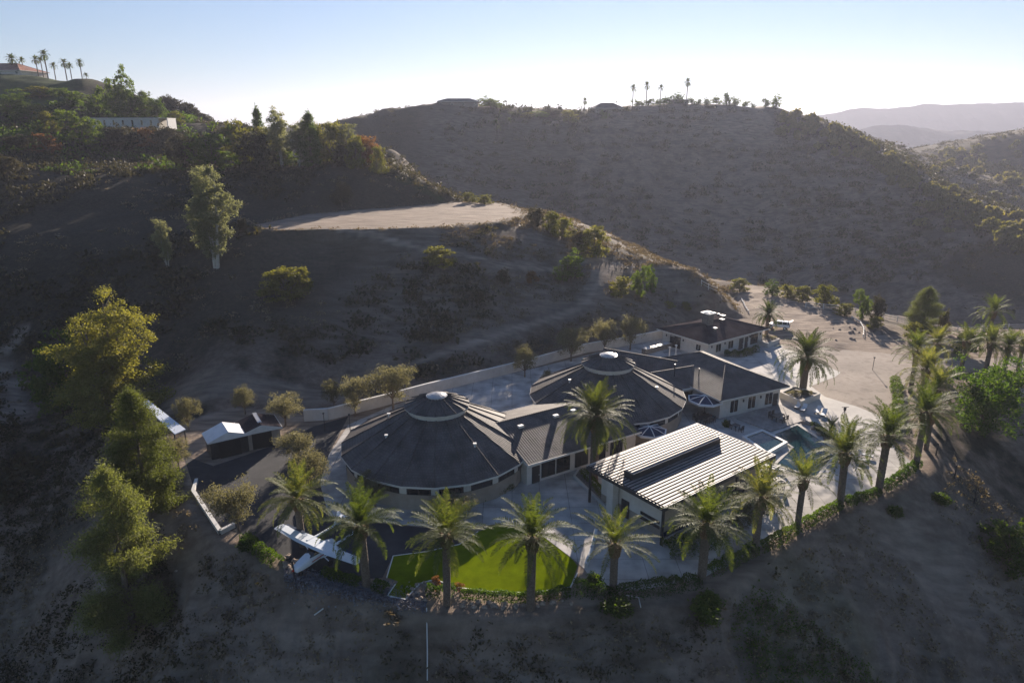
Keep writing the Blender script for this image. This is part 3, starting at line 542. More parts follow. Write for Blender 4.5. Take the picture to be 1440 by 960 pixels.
# ------------------------------------------------------------------ perimeter walls
def wall_run(name, pts, h, t, mat, label, cap=True, base=-1.0):
    r = thing(name, label, 'wall'); b_ = MB(); c_ = MB()
    for a, c in zip(pts[:-1], pts[1:]):
        a, c = Vector(a), Vector(c); d = c - a; L = math.hypot(d.x, d.y); rz = math.atan2(d.y, d.x); nx, ny = -math.sin(rz) * t / 2, math.cos(rz) * t / 2
        for s_ in (1, -1):
            f = [(a.x + s_ * nx, a.y + s_ * ny, a.z + base), (c.x + s_ * nx, c.y + s_ * ny, c.z + base), (c.x + s_ * nx, c.y + s_ * ny, c.z + h), (a.x + s_ * nx, a.y + s_ * ny, a.z + h)]; b_.face(f[::-s_] if s_ > 0 else f)
        k = 1.15
        P = [(a.x + nx * k, a.y + ny * k), (a.x - nx * k, a.y - ny * k), (c.x - nx * k, c.y - ny * k), (c.x + nx * k, c.y + ny * k)]; za, zc = a.z + h, c.z + h; zz = [za, za, zc, zc]
        c_.face([(P[i][0], P[i][1], zz[i]) for i in range(4)][::-1]); c_.face([(P[i][0], P[i][1], zz[i] + .1) for i in range(4)])
        for i in range(4): j = (i + 1) % 4; c_.face([(*P[i], zz[i]), (*P[j], zz[j]), (*P[j], zz[j] + .1), (*P[i], zz[i] + .1)])
    b_.build('wall', mat, r); c_.build('coping', M['trim'], r); return r
wall_run('garden_wall', [at(x, y, 0) for x, y in [(428, 592), (462, 590), (490, 583), (545, 569), (600, 554), (668, 537), (740, 519), (782, 507), (822, 496), (880, 486), (940, 474)]], 1.7, .3, M['stucco'], 'long pale stucco garden wall behind the round houses')
wall_run('retaining_wall', [at(272, 694, 0), at(310, 751, 0)], .45, .35, M['concrete2'], 'concrete retaining wall at the asphalt yard edge below the olive tree', base=-3.4)
wall_run('retaining_wall', [at(310, 751, 0), at(330, 741, 0)], .45, .3, M['concrete2'], 'short white return wall at the end of the retaining wall', base=-1.5)
wall_run('retaining_wall', [at(272, 694, 0), at(277, 678, 0)], .45, .3, M['concrete2'], 'narrow white wall end beside the dark pine tree', base=-1.5)

# ------------------------------------------------------------------ building parts
def window(parent, c, w, h, rz, mull=1, frame='trim', off=.03, name='window'):
    ca, sa = math.cos(rz), math.sin(rz)          # rz: direction of the outward normal
    def P(u, o, z): return (c[0] - u * sa + o * ca, c[1] + u * ca + o * sa, c[2] + z)
    f = MB(); t = .07
    for u, z, du, dz in ((-w / 2 + t / 2, 0, t, h), (w / 2 - t / 2, 0, t, h), (0, h / 2 - t / 2, w - 2 * t, t), (0, -h / 2 + t / 2, w - 2 * t, t)): f.box(P(u, off, z), (.09, du, dz), rz)
    for i in range(mull): f.box(P(-w / 2 + w * (i + 1) / (mull + 1), off, 0), (.085, .05, h - 2 * t), rz)
    fo = f.build(name, M[frame], parent); g_ = MB(); g_.box(P(0, off, 0), (.03, w - 2 * t, h - 2 * t), rz); g_.build('pane', M['glass'], fo); return fo
def door(parent, c, w, h, rz, mat='dark'):
    ca, sa = math.cos(rz), math.sin(rz); d = MB(); d.box((c[0] + .03 * ca, c[1] + .03 * sa, c[2] + h / 2), (.08, w, h), rz); do = d.build('door', M[mat], parent)
    k = MB(); u = w * .38; k.box((c[0] + .1 * ca - u * sa, c[1] + .1 * sa + u * ca, c[2] + 1.0), (.06, .05, .18), rz); k.build('handle', M['trim'], do); return do
def wall_lamp(parent, c, rz):
    ca, sa = math.cos(rz), math.sin(rz); b_ = MB(); b_.box((c[0] + .1 * ca, c[1] + .1 * sa, c[2]), (.16, .16, .4), rz); b_.build('wall_lamp', M['dark'], parent)
def fascia(mb, poly, z0, z1, out=.0):
    mb.prism(poly, z0, z1)
def vent(parent, x, y, z, s=.35):
    v = MB(); v.tube([(x, y, z - .25), (x, y, z + .25)], s * .3, 8, False); v.box((x, y, z + .3), (s, s, .08)); v.build('roof_vent', M['trim'], parent)
def round_house(name, label, cx, cy_, Rr, apex_r, zc, n=20, wins=(), doors=(), vents=()):
    t = thing(name, label, 'house', (cx, cy_, 0), R(4)); ze = 3.05
    w = MB(); w.ring((0, 0), [(Rr - .5, -.2), (Rr - .5, ze - .12)], n); w.build('wall', M['stucco_tan'], t)
    bd = MB(); bd.ring((0, 0), [(Rr - .49, 2.02), (Rr - .44, 2.02), (Rr - .44, ze - .14)], n); bd.build('wall_band', M['stucco'], t)
    ea = MB(); ea.ring((0, 0), [(Rr - .7, ze - .13), (Rr, ze - .13), (Rr + .04, ze + .12), (Rr - .15, ze + .12)], n); ea.build('eave_trim', M['trim'], t)
    rf = MB(); z1 = zc; rf.ring((0, 0), [(Rr + .02, ze + .125), (apex_r, z1)], n, uv=True)
    for i in range(n):
        a = 2 * math.pi * i / n; k = MB
        p0 = (Rr * math.cos(a), Rr * math.sin(a), ze + .16); p1 = (apex_r * math.cos(a), apex_r * math.sin(a), z1 + .04); rf.tube([p0, p1], .085, 4, False)
    ro = rf.build('roof', M['roof'], t)
    cb = MB(); cb.ring((0, 0), [(apex_r - .12, z1 - .3), (apex_r - .12, z1 + .55), (apex_r + .3, z1 + .5), (apex_r + .34, z1 + .66), (apex_r + .2, z1 + .68)], n); cb.build('clerestory_band', M['stucco'], ro)
    cu = MB(); cu.ring((0, 0), [(apex_r + .33, z1 + .685), (1.25, z1 + 1.75)], n, uv=True)
    for i in range(n):
        a = 2 * math.pi * i / n; cu.tube([((apex_r + .3) * math.cos(a), (apex_r + .3) * math.sin(a), z1 + .73), (1.25 * math.cos(a), 1.25 * math.sin(a), z1 + 1.79)], .07, 4, False)
    cu.build('cupola_roof', M['roof'], ro)
    sk = MB(); sk.ring((0, 0), [(1.3, z1 + 1.62), (1.32, z1 + 1.86), (1.2, z1 + 1.88), (1.12, z1 + 1.95), (.6, z1 + 2.1), (0, z1 + 2.2)], 12); sk.build('skylight', M['dome'], ro)
    for i, m_ in wins:
        a = math.pi * 2 * (i + .5) / n; rr_ = (Rr - .44) * math.cos(math.pi / n); window(t, (rr_ * math.cos(a), rr_ * math.sin(a), 2.4), 2.7, .85, a, m_, 'dark')
    for i in doors:
        a = math.pi * 2 * (i + .5) / n; rr_ = (Rr - .49) * math.cos(math.pi / n); door(t, (rr_ * math.cos(a), rr_ * math.sin(a), 0), 1.1, 2.1, a)
    for a, f in vents:
        a = R(a); r = apex_r + (Rr - apex_r) * f; vent(ro, r * math.cos(a), r * math.sin(a), ze + (z1 - ze) * (1 - f) + .15, .4)
    return t
round_house('round_house', 'larger round house with conical tiled roof and domed skylight nearest the asphalt yard', -9.2, 77.8, 11.9, 3.7, 7.35, wins=[(11, 1), (12, 1), (13, 2), (14, 1), (15, 2), (16, 1), (17, 1), (18, 1)], doors=[19, 10], vents=[(215, .42), (170, .3), (305, .5)])
round_house('round_house', 'farther round house with conical tiled roof rising behind the tall fan of palm fronds', 14.0, 94.0, 11.4, 3.6, 7.2, wins=[(12, 1), (13, 1), (14, 1), (15, 2), (16, 1), (17, 1), (18, 1)], doors=[19], vents=[(200, .35), (325, .5)])

def gable(name, label, cx, cy_, rz, L, D, ze, zr, wallmat='stucco', ov=.7, roof='roof', cat='house'):
    """ridge along local x, length L, depth D (eave to eave)"""
    t = thing(name, label, cat, (cx, cy_, 0), rz); w = MB(); wl, wd = L / 2 - .3, D / 2 - ov
    w.prism([(-wl, -wd), (wl, -wd), (wl, wd), (-wl, wd)], -.2, ze - .12)
    zt_ = ze + (zr - ze) * (1 - wd / (D / 2)) 
    for s_ in (-1, 1): p = [(s_ * wl, -wd, ze - .12), (s_ * wl, wd, ze - .12), (s_ * wl, 0, zr - .12)]; w.face(p if s_ > 0 else p[::-1])
    w.build('wall', M[wallmat], t); h = .16
    r = MB(); l_, d_ = L / 2, D / 2
    r.roof([(-l_, -d_, ze), (l_, -d_, ze), (l_, 0, zr), (-l_, 0, zr)]); r.roof([(l_, d_, ze), (-l_, d_, ze), (-l_, 0, zr), (l_, 0, zr)])
    r.tube([(-l_, 0, zr + .02), (l_, 0, zr + .02)], .11, 6); ro = r.build('roof', M[roof], t)
    f = MB(); e = .004
    for s_ in (-1, 1):
        f.box((0, s_ * (d_ + .02), ze - .08), (L + .06, .05, .24)); p = [(s_ * l_, -d_, ze - .2), (s_ * l_, d_, ze - .2), (s_ * l_, d_, ze - .01), (s_ * l_, 0, zr - .01), (s_ * l_, -d_, ze - .01)]; p2 = [(s_ * l_, -d_, ze - .2), (s_ * l_, d_, ze - .2), (s_ * l_, 0, zr - .25)]; f.face(p[:2] + [p[2], p[3], p[4]] if s_ > 0 else p[::-1])
    f.face([(-l_, -d_, ze - .2), (-l_, d_, ze - .2), (l_, d_, ze - .2), (l_, -d_, ze - .2)]); f.build('eave_trim', M['trim'], t); return t, ro
def hip(name, label, cx, cy_, rz, L, D, ze, slope, wallmat='stucco', ov=.8, roof='roof'):
    t = thing(name, label, 'house', (cx, cy_, 0), rz); w = MB(); wl, wd = L / 2 - ov, D / 2 - ov; w.prism([(-wl, -wd), (wl, -wd), (wl, wd), (-wl, wd)], -.2, ze - .14); w.build('wall', M[wallmat], t)
    l_, d_ = L / 2, D / 2; zr = ze + d_ * slope; k = l_ - d_; r = MB()
    r.roof([(-l_, -d_, ze), (l_, -d_, ze), (k, 0, zr), (-k, 0, zr)]); r.roof([(l_, d_, ze), (-l_, d_, ze), (-k, 0, zr), (k, 0, zr)]); r.roof([(l_, -d_, ze), (l_, d_, ze), (k, 0, zr)]); r.roof([(-l_, d_, ze), (-l_, -d_, ze), (-k, 0, zr)])
    for a, b_ in (((-k, 0, zr), (k, 0, zr)), ((-l_, -d_, ze), (-k, 0, zr)), ((-l_, d_, ze), (-k, 0, zr)), ((l_, -d_, ze), (k, 0, zr)), ((l_, d_, ze), (k, 0, zr))): r.tube([a, b_], .1, 5)
    ro = r.build('roof', M[roof], t); f = MB()
    for s_ in (-1, 1): f.box((0, s_ * (d_ - .03), ze - .1), (L, .06, .2)); f.box((s_ * (l_ - .03), 0, ze - .1), (.06, D - .12, .2))
    f.face([(-l_ + .06, -d_ + .06, ze - .19), (-l_ + .06, d_ - .06, ze - .19), (l_ - .06, d_ - .06, ze - .19), (l_ - .06, -d_ + .06, ze - .19)]); f.build('eave_trim', M['trim'], t); return t, ro, zr
# low wing between the two round houses
ra = math.atan2(7.4, 11.8); t, ro = gable('linking_wing', 'low gabled wing joining the two round houses', 4.1 + 1.2, 84.4 - 2.0, ra, 17.5, 15.0, 3.0, 5.45)
for x in (-5.4, -3.2, -.4, 2.4, 5.2): window(t, (x, -6.8, 1.55), 2.0, 2.3, R(-90), 1, 'dark')
door(t, (-7.2, -6.8, 0), 1.1, 2.2, R(-90))
for x, y in ((-6, -1.6), (-.5, -1.4), (2.4, -1.3), (5, -1.7)): b_ = MB(); b_.box((x, y, 5.45 + y * .327 + .12), (.7, .5, .3)); b_.build('roof_vent', M['trim'], ro)
# wings beyond the far round house
t, ro, zr = hip('east_wing', 'dark hip roofed wing with white walls beside the pool patio', 31.6, 102.3, math.atan2(-17, 8.2), 19.5, 13.5, 3.25, .40, ov=.9)
for x, h_ in ((7.1, 1.9), (3.6, 1.9)): window(t, (x, 5.83, 1.4), 1.5, h_, R(90), 2)
for y in (-3.2, .2, 3.6): window(t, (8.83, y, 1.5), 1.6, 2.0, 0, 1)
wall_lamp(t, (8.85, -1.5, 2.1), 0); wall_lamp(t, (8.85, 1.9, 2.1), 0); door(t, (8.83, 5.0, 0), 1, 2.1, 0)
t, ro = gable('gabled_wing', 'small brown gabled wing behind the far round house', 23.6, 99.4, R(24), 13.5, 8.5, 3.05, 4.7)
window(t, (2.0, -3.53, 1.5), 2.2, 1.5, R(-90), 1, 'dark'); 
p = MB(); p.tube([(0.6, -1.6, 4.2), (0.6, -1.6, 6.2)], .09, 6); p.build('flue_pipe', M['dark'], ro); p = MB(); p.tube([(4.2, -2.9, 3.6), (4.2, -2.9, 5.4)], .08, 6); p.build('flue_pipe', M['dark'], ro)
t, ro = gable('back_wing', 'low wing with pale gable edge beside the outdoor kitchen', 21.2, 107.6, R(-32), 13.0, 8.0, 3.0, 4.6)
window(t, (-1, 3.33, 1.5), 2.0, 1.4, R(90), 1, 'dark')
t, ro, zr = hip('guest_house', 'detached white guest house with square stone chimney', 39.4, 128.6, math.atan2(10.2, 14.3), 18.2, 12.8, 3.1, .27, roof='roof_flat', ov=.9)
for x in (-5.2, -1.6): window(t, (x, -5.53, 1.5), 1.6, 1.6, R(-90), 1)
window(t, (5.6, -5.53, 1.4), 2.2, 2.0, R(-90), 2, 'dark'); door(t, (1.6, -5.53, 0), 1.2, 2.2, R(-90)); door(t, (3.2, -5.53, 0), .9, 2.2, R(-90))
window(t, (-8.23, 2.2, 1.3), 2.6, 2.3, R(180), 2, 'dark'); window(t, (-8.23, -3.4, 1.6), 1.2, 1.3, R(180), 1)
for x in (-7.2, -3.4, 4.1, 7.4): wall_lamp(t, (x, -5.53, 2.1), R(-90))
for y in (4.4, .2): wall_lamp(t, (-8.23, y, 2.1), R(180))
c = MB(); c.box((-2.6, -.6, 4.9), (1.5, 1.5, 3.6)); co = c.build('chimney', M['stone'], ro); c = MB(); c.box((-2.6, -.6, 6.79), (2.1, 2.1, .18)); c.box((-2.6, -.6, 6.95), (1.2, 1.2, .14)); c.build('chimney_cap', M['trim'], co)
for x, y, s_ in ((-3.4, -3.0, .55), (1.2, -1.0, .6), (3.2, .4, .65), (6.6, 4.0, .3)): b_ = MB(); z = 3.1 + (6.4 - abs(y)) * .27; b_.box((x, y, z + .2), (s_, s_, .5)); bo = b_.build('roof_vent', M['stone'], ro); b_ = MB(); b_.box((x, y, z + .48), (s_ + .25, s_ + .25, .06)); b_.build('vent_cap', M['trim'], bo)

# ------------------------------------------------------------------ pavilion with the ribbed metal roof
t = thing('pavilion', 'pool pavilion under a flat striped metal roof', 'pavilion', (19.3, 69.8, 0), math.atan2(11.5, 15.2)); L, D, z = 19.2, 11.2, 4.45
w = MB(); w.prism([(-8.3, -4.6), (8.2, -4.6), (8.2, 4.4), (-8.3, 4.4)], -.2, z - .42); w.build('wall', M['stucco_tan'], t)
w = MB(); w.box((-8.35, -.2, 2.6), (.1, 9.0, 2.7)); w.build('wall_panel', M['stucco'], t)
r = MB(); r.box((0, 0, z - .02), (L - .2, D - .2, .1)); ro = r.build('roof', M['rubber'], t)  # dark deck: shade between the ribs put into its colour
f = MB()
for s_ in (-1, 1): f.box((0, s_ * (D / 2 - .05), z - .2), (L, .1, .42)); f.box((s_ * (L / 2 - .05), 0, z - .2), (.1, D - .2, .42))
f.box((0, 0, z - .39), (L - .2, D - .2, .05)); f.build('fascia', M['dark'], t)
e_ = MB(); e_.box((0, D / 2 - .05, z + .045), (L, .1, .06)); e_.box((L / 2 - .05, 0, z + .045), (.1, D - .2, .06)); e_.box((0, -D / 2 + .05, z + .045), (L, .1, .06)); e_.build('edge_trim', M['trim'], ro)
rb = MB(); nrib = 23
for i in range(nrib):
    y = -D / 2 + .32 + (D - .64) * i / (nrib - 1)
    if .15 < y < 1.45: rb.box((-8.75, y, z + .06), (1.3, .22, .04)); rb.box((8.25, y, z + .06), (2.2, .22, .04))
    else: rb.box((0, y, z + .06), (L - .4, .24, .04))
rb.build('ribs', M['steel'], ro)
mo = MB(); mo.box((-.5, .8, z + .42), (15.0, 1.3, .7)); mo.box((-.5, .16, z + .79), (15.0, .12, .05)); mon = mo.build('roof_monitor', M['dark'], ro)  # dark body paints the shaded face; only the lit top is pale
mt_ = MB(); mt_.box((-.5, .8, z + .80), (15.1, 1.5, .05))
for y in (.4, .8, 1.2): mt_.box((-.5, y, z + .88), (15.0, .14, .12))
mt_.build('monitor_top', M['steel'], mon)
for x, y in ((-9.3, -5.3), (9.3, -5.3), (-9.3, 5.2), (9.3, 5.2), (2.8, -5.3)): p = MB(); p.box((x, y, (z - .42) / 2), (.22, .22, z - .42)); p.build('post', M['dark'], t)
p = MB(); p.box((-9.1, 1.9, 2), (.9, .9, 4.03)); p.build('column', M['stucco'], t)
for zz in (.9, 1.45): window(t, (-8.41, -2.9, zz + .25), 2.6, .34, R(180), 0, 'dark')
door(t, (-8.41, .6, 0), 1.1, 2.1, R(180)); window(t, (-4.2, -4.6, 1.5), 2.4, 1.8, R(-90), 1, 'dark'); window(t, (3.8, -4.6, 1.5), 3.4, 2.0, R(-90), 2, 'dark'); door(t, (-.6, -4.6, 0), 1, 2.1, R(-90))
p = MB(); p.box((0, -4.64, .35), (16.4, .06, .7)); p.build('plinth', M['navy'], t)

# ------------------------------------------------------------------ sheds
def px_dir(a, b_): return math.atan2(b_[1] - a[1], b_[0] - a[0])
P0, P1 = at(312, 593, 3.4), at(321, 607, 3.4); rz = px_dir(P1, P0); L = math.dist(P0, P1)
t = thing('canopy_shed', 'white canvas roofed storage tent on the asphalt', 'shed', ((P0[0] + P1[0]) / 2, (P0[1] + P1[1]) / 2, 0), rz)
w = MB(); w.prism([(-L / 2 + .2, -2.3), (L / 2 - .2, -2.3), (L / 2 - .2, 2.3), (-L / 2 + .2, 2.3)], 0, 2.45); w.build('wall', M['dark'], t)
r = MB()
for s_ in (-1, 1):
    q = [(-L / 2 * s_, -2.6 * s_, 2.45), (L / 2 * s_, -2.6 * s_, 2.45), (L / 2 * s_, 0, 3.4), (-L / 2 * s_, 0, 3.4)]; r.face(q); 
    r.face([(-L / 2 * s_, -2.6 * s_, 2.3), (L / 2 * s_, -2.6 * s_, 2.3), (L / 2 * s_, -2.6 * s_, 2.45), (-L / 2 * s_, -2.6 * s_, 2.45)]); q = [(-L / 2 * s_, -2.6, 2.3), (-L / 2 * s_, 2.6, 2.3), (-L / 2 * s_, 2.6, 2.45), (-L / 2 * s_, 0, 3.4), (-L / 2 * s_, -2.6, 2.45)]; r.face(q if s_ < 0 else q[::-1])
r.build('canopy', M['canvas'], t); fl = MB(); fl.box((-L / 2 - .02, 0, 1.1), (.04, 2.6, 2.2)); fl.build('door_flap', M['rubber'], t)
P0, P1 = at(357, 581, 3.3), at(367, 598, 3.3); rz = px_dir(P1, P0); L = math.dist(P0, P1)
t, ro = gable('garden_shed', 'tan garden shed with dark roof and open doorway beside the white tent', (P0[0] + P1[0]) / 2, (P0[1] + P1[1]) / 2, rz, L, 5.2, 2.5, 3.35, 'stucco_tan', .25, 'roof_flat', 'shed')
d_ = MB(); d_.box((-L / 2 + .27, 0, 1.1), (.06, 2.5, 2.2)); d_.build('doorway', M['rubber'], t); d_ = MB(); d_.box((.3, 0, 3.42), (L * .8, .5, .1)); d_.build('ridge_skylight', M['dome'], ro)  # solid dark panel painted as the shade inside the doorway
# open-sided shade roof behind the pine trees
P = [at(198, 566, 2.9), at(208, 562, 2.9), at(261, 603, 2.6), at(246, 610, 2.6)]; c0 = np.mean(P, 0); t = thing('shade_shelter', 'long pale blue shade roof half hidden by the pine trees', 'shelter', (c0[0], c0[1], tz(c0[0], c0[1])))
q = [(p[0] - c0[0], p[1] - c0[1], p[2] - t.location.z) for p in P]; r = MB(); r.face(q[::-1]); r.face([(a, b_, c - .12) for a, b_, c in q])
for i in range(4): j = (i + 1) % 4; r.face([q[i], q[j], (q[j][0], q[j][1], q[j][2] - .12), (q[i][0], q[i][1], q[i][2] - .12)])
r.build('roof', M['plane'], t)
for a, b_, c in q: p = MB(); p.box((a * .94, b_ * .94, c / 2 - .1), (.12, .12, c - .1)); p.build('post', M['dark'], t)
# ------------------------------------------------------------------ pool, spa, decks
def raised(name, pix, h, mat, label, cat='deck', rim=None, fill=None, fillz=None, rimw=.3):
    P = [at(x, y, h) for x, y in pix]; c0 = np.mean(P, 0); t = thing(name, label, cat, (c0[0], c0[1], 0)); Q_ = [(p[0] - c0[0], p[1] - c0[1]) for p in P]
    if rim is None: b_ = MB(); b_.prism(Q_, 0, h); b_.build('slab', mat, t); return t
    inn = []; n = len(Q_)
    for i in range(n):
        p = Vector(Q_[i]); a = (Vector(Q_[i - 1]) - p).normalized(); b2 = (Vector(Q_[(i + 1) % n]) - p).normalized(); bis = (a + b2); s_ = max(.2, abs(a.x * b2.y - a.y * b2.x)); d = (a + b2) * (rimw / s_)
        if d.dot(-p) < 0: d = -d
        inn.append(tuple(p + d))
    w = MB(); area = sum(Q_[i][0] * Q_[(i + 1) % n][1] - Q_[(i + 1) % n][0] * Q_[i][1] for i in range(n))
    for i in range(n):
        j = (i + 1) % n; a, b2, c, d = Q_[i], Q_[j], inn[j], inn[i]
        for f in ([(*a, 0), (*b2, 0), (*b2, h), (*a, h)], [(*a, h), (*b2, h), (*c, h), (*d, h)], [(*c, 0), (*d, 0), (*d, h), (*c, h)]): w.face(f if area > 0 else f[::-1])
    w.build('wall', rim, t); b_ = MB(); b_.face([(*p, fillz) for p in (inn if area > 0 else inn[::-1])]); b_.build('water' if cat in ('pool', 'spa') else 'soil', fill, t); return t
raised('sun_deck', [(1036, 588), (1088, 562), (1133, 590), (1084, 606)], .16, M['paver'], 'raised paved sun deck between the east wing and the pool')
raised('swimming_pool', [(1084, 610), (1121, 595), (1182, 634), (1150, 672), (1086, 653), (1112, 628)], .12, None, 'swimming pool with pale coping beside the palms', 'pool', M['concrete2'], M['water'], .07, .35)
raised('spa_pool', [(1044, 613), (1072, 603), (1108, 621), (1079, 638)], .6, None, 'square raised spa with white rim beside the pavilion roof', 'spa', M['trim'], M['water'], .48, .4)
raised('palm_planter', [(1097, 551), (1117, 542), (1154, 553), (1127, 564)], 1.0, None, 'nearer white planter box holding the big date palm', 'planter', M['stucco'], M['stone'], .85, .3)
raised('palm_planter', [(1054, 473), (1066, 468), (1097, 476), (1080, 483)], .9, None, 'farther white planter box beside the guest house', 'planter', M['stucco'], M['stone'], .75, .3)
raised('garden_bed', [(806, 668), (815, 655), (858, 700), (852, 712)], .35, None, 'narrow raised planting bed at the base of the tall palm', 'planter', M['concrete2'], M['stone'], .28, .25)

# ------------------------------------------------------------------ palms
make_palm('date_a', 11, 7.0, .38, 4.9, 48, M['L_palm'], lw=.035, nleafl=64, ll=.62, droop=.95, up0=-.5)
make_palm('date_b', 12, 7.0, .38, 4.8, 40, M['L_palm'], lw=.035, nleafl=64, ll=.62, droop=1.05, up0=-.35)
make_palm('date_c', 13, 7.0, .36, 4.9, 27, M['L_palm'], lw=.035, nleafl=64, ll=.5, droop=.8, up0=-.1)
make_palm('canary_a', 14, 6.5, .48, 4.9, 84, M['L_palm_dark'], lw=.04, nleafl=60, ll=.55, droop=1.0, up0=-.75)
make_palm('canary_b', 15, 6.5, .45, 4.9, 72, M['L_palm_dark'], lw=.04, nleafl=60, ll=.5, droop=1.2, up0=-.7)
make_palm('ridge_a', 16, 10.5, .22, 2.9, 26, M['L_palm_dark'], lw=.12, nleafl=16, ll=.6, droop=1.3, up0=-.9, boot=False)
make_palm('ridge_b', 17, 10.5, .22, 2.7, 22, M['L_palm_dark'], lw=.12, nleafl=16, ll=.7, droop=1.1, up0=-.4, boot=False)
def crown_h(px, py, X, Y):
    d = ray(px, py); t = Y / d[1]; return HC + d[2] * t
GF = 'date palms planted round the edge of the yard'
FRONT = [(426, 768, 420, 700, 'date_a', .95, 'date palm standing just behind the white aeroplane tail'),
 (516, 823, 512, 738, 'date_b', 1.0, 'date palm with its trunk rising beyond the aeroplane wing tip'),
 (629, 850, 626, 748, 'date_a', .98, 'date palm at the narrow end of the lawn beside the orange plants'),
 (746, 856, 748, 758, 'date_b', 1.0, 'date palm in the hedge in the middle of the bright lawn edge'),
 (862, 832, 863, 765, 'date_c', .95, 'sparse grey date palm between the lawn and the pavilion'),
 (986, 818, 1001, 735, 'date_b', .95, 'date palm in front of the pavilion wall'),
 (1061, 778, 1073, 700, 'date_a', 1.0, 'date palm in front of the pavilion roof corner nearest the pool'),
 (1121, 742, 1139, 675, 'date_c', .95, 'date palm standing between pool and hedge, first past the pavilion'),
 (1181, 712, 1192, 638, 'date_a', 1.0, 'date palm standing by the hedge beside the swimming pool end'),
 (1235, 692, 1252, 612, 'date_b', 1.02, 'date palm beside the last sunny stretch of clipped hedge'),
 (1287, 657, 1306, 580, 'date_a', 1.0, 'date palm where the hedge meets the dirt slope'),
 (1302, 632, 1325, 585, 'date_c', .9, 'lower date palm at the corner of the slope fence'),
 (1300, 606, 1297, 548, 'date_b', 1.0, 'date palm in the dense row along the driveway, third from its far end'),
 (1290, 580, 1292, 520, 'date_a', 1.0, 'date palm in the dense row along the driveway, second from its far end'),
 (1280, 552, 1268, 492, 'date_b', 1.0, 'date palm at the far end of the dense row, against the brown driveway')]
for bx, by, cx, cy_, key, s_, lab in FRONT:
    p = at(bx, by, 0); z0 = min(0, tz(p[0], p[1])); h = crown_h(cx, cy_, p[0], p[1]) - z0
    s_ *= rnd.uniform(.88, 1.08); o = place(key, 'date_palm', lab, 'palm tree', (p[0], p[1], z0), H=h, Wd=7.0 * s_, group=GF); o.rotation_euler.x = rnd.uniform(-.04, .04); o.rotation_euler.y = rnd.uniform(-.04, .04); o.scale = (s_, s_, h / 7.0 * 1.0)
    # keep the fronds their own shape: stretch only the trunk
    for ch in o.children:
        if ch.name.startswith('crown') or ch.name.startswith('frond'): k = h / 7.0; ch.scale = (1, 1, s_ / k); ch.location = (0, 0, 7.0 * (1 - s_ / k))
def palm_at(key, th, p, h, s_, lab, group=None, name='date_palm'):
    o = place(key, name, lab, 'palm tree', p, group=group); k = h / th; o.scale = (s_, s_, k)
    for ch in o.children:
        if ch.name.startswith('crown') or ch.name.startswith('frond'): ch.scale = (1, 1, s_ / k); ch.location = (0, 0, th * (1 - s_ / k))
    return o
for i, (bx, by, cx, cy_, s_, lab) in enumerate([(1311, 519, 1319, 483, .9, 'first driveway palm, beside the dense row'), (1351, 521, 1357, 480, .95, 'second driveway palm, above the big round bush'), (1386, 521, 1392, 482, .95, 'third driveway palm, above the big round bush'),
        (1411, 523, 1416, 487, .85, 'fourth driveway palm, above the white boulder'), (1431, 521, 1438, 487, .85, 'fifth driveway palm at the very edge of the picture')]):
    p = at(bx, by, 0); palm_at(('date_a', 'date_c', 'date_b')[i % 3], 7.0, (p[0], p[1], 0), crown_h(cx, cy_, p[0], p[1]), s_, lab, 'palms along the far driveway')
p = at(1389, 478, 0); palm_at('date_b', 7.0, (p[0], p[1], 0), 5.8, .95, 'single palm behind the driveway row, rising before the dark valley')
p = (9.8, 73.4, 0); palm_at('canary_a', 6.5, p, 8.3, 1.08, 'tallest fan topped date palm between round house and pavilion', name='big_date_palm')
p = at(1128, 553, 0); palm_at('canary_b', 6.5, (p[0], p[1], .8), 5.3, 1.2, 'big date palm with drooping fronds in the nearer white planter', name='big_date_palm')
p = at(1077, 475, 0); palm_at('canary_b', 6.5, (p[0], p[1], .7), 4.2, .78, 'smaller date palm in the farther planter beside the guest house', name='big_date_palm')
p = at(1166, 622, 0); palm_at('date_c', 7.0, (p[0], p[1], 0), 2.2, .45, 'young palm among the rocks at the pool end', name='young_palm')
# tiny palms on the skylines
k = 0
for bx, by, cy_, s_, Y in [(18, 92, 70, 1.15, 350), (33, 98, 76, .8, 352), (53, 101, 76, .9, 348), (60, 102, 78, .8, 352), (67, 106, 74, 1.1, 346), (78, 109, 89, .8, 350), (94, 111, 87, .95, 347), (101, 111, 91, .8, 351), (116, 112, 88, .85, 349), (122, 113, 104, .6, 352)]:
    d = ray(bx, by); x = d[0] * Y / d[1]; z = tz(x, Y); h = (by - cy_) * Y / FPX * .95
    palm_at(('ridge_a', 'ridge_b')[k % 2], 10.5, (x, Y, z), h, s_ * 1.05, 'slender fan palm on the hilltop beside the red roofed house', 'fan palms on the hilltop beside the red roofed house', 'fan_palm'); k += 1
for bx, by, cy_, s_, Y in [(822, 162, 151, .8, 462), (889, 158, 142, .95, 474), (908, 155, 138, .95, 475), (928, 150, 136, .85, 480), (965, 148, 130, 1.0, 480)]:
    d = ray(bx, by); x = d[0] * Y / d[1]; z = tz(x, Y); h = (by - cy_) * Y / FPX * 1.5; s_ *= 1.3
    palm_at(('ridge_a', 'ridge_b')[k % 2], 10.5, (x, Y, z), max(h, 5), s_, 'small dark fan palm on the skyline of the far hill', 'fan palms on the skyline of the far hill', 'fan_palm'); k += 1
for bx, by, cy_ in [(697, 190, 172), (716, 182, 170), (701, 196, 180)]:
    p = hit(bx, by, 300); palm_at('ridge_b', 10.5, p, max(5, crown_h(bx, cy_, p[0], p[1]) - p[2]), .9, 'pale sunlit palm on the upper face of the far hill', 'sunlit palms on the far hill', 'fan_palm')

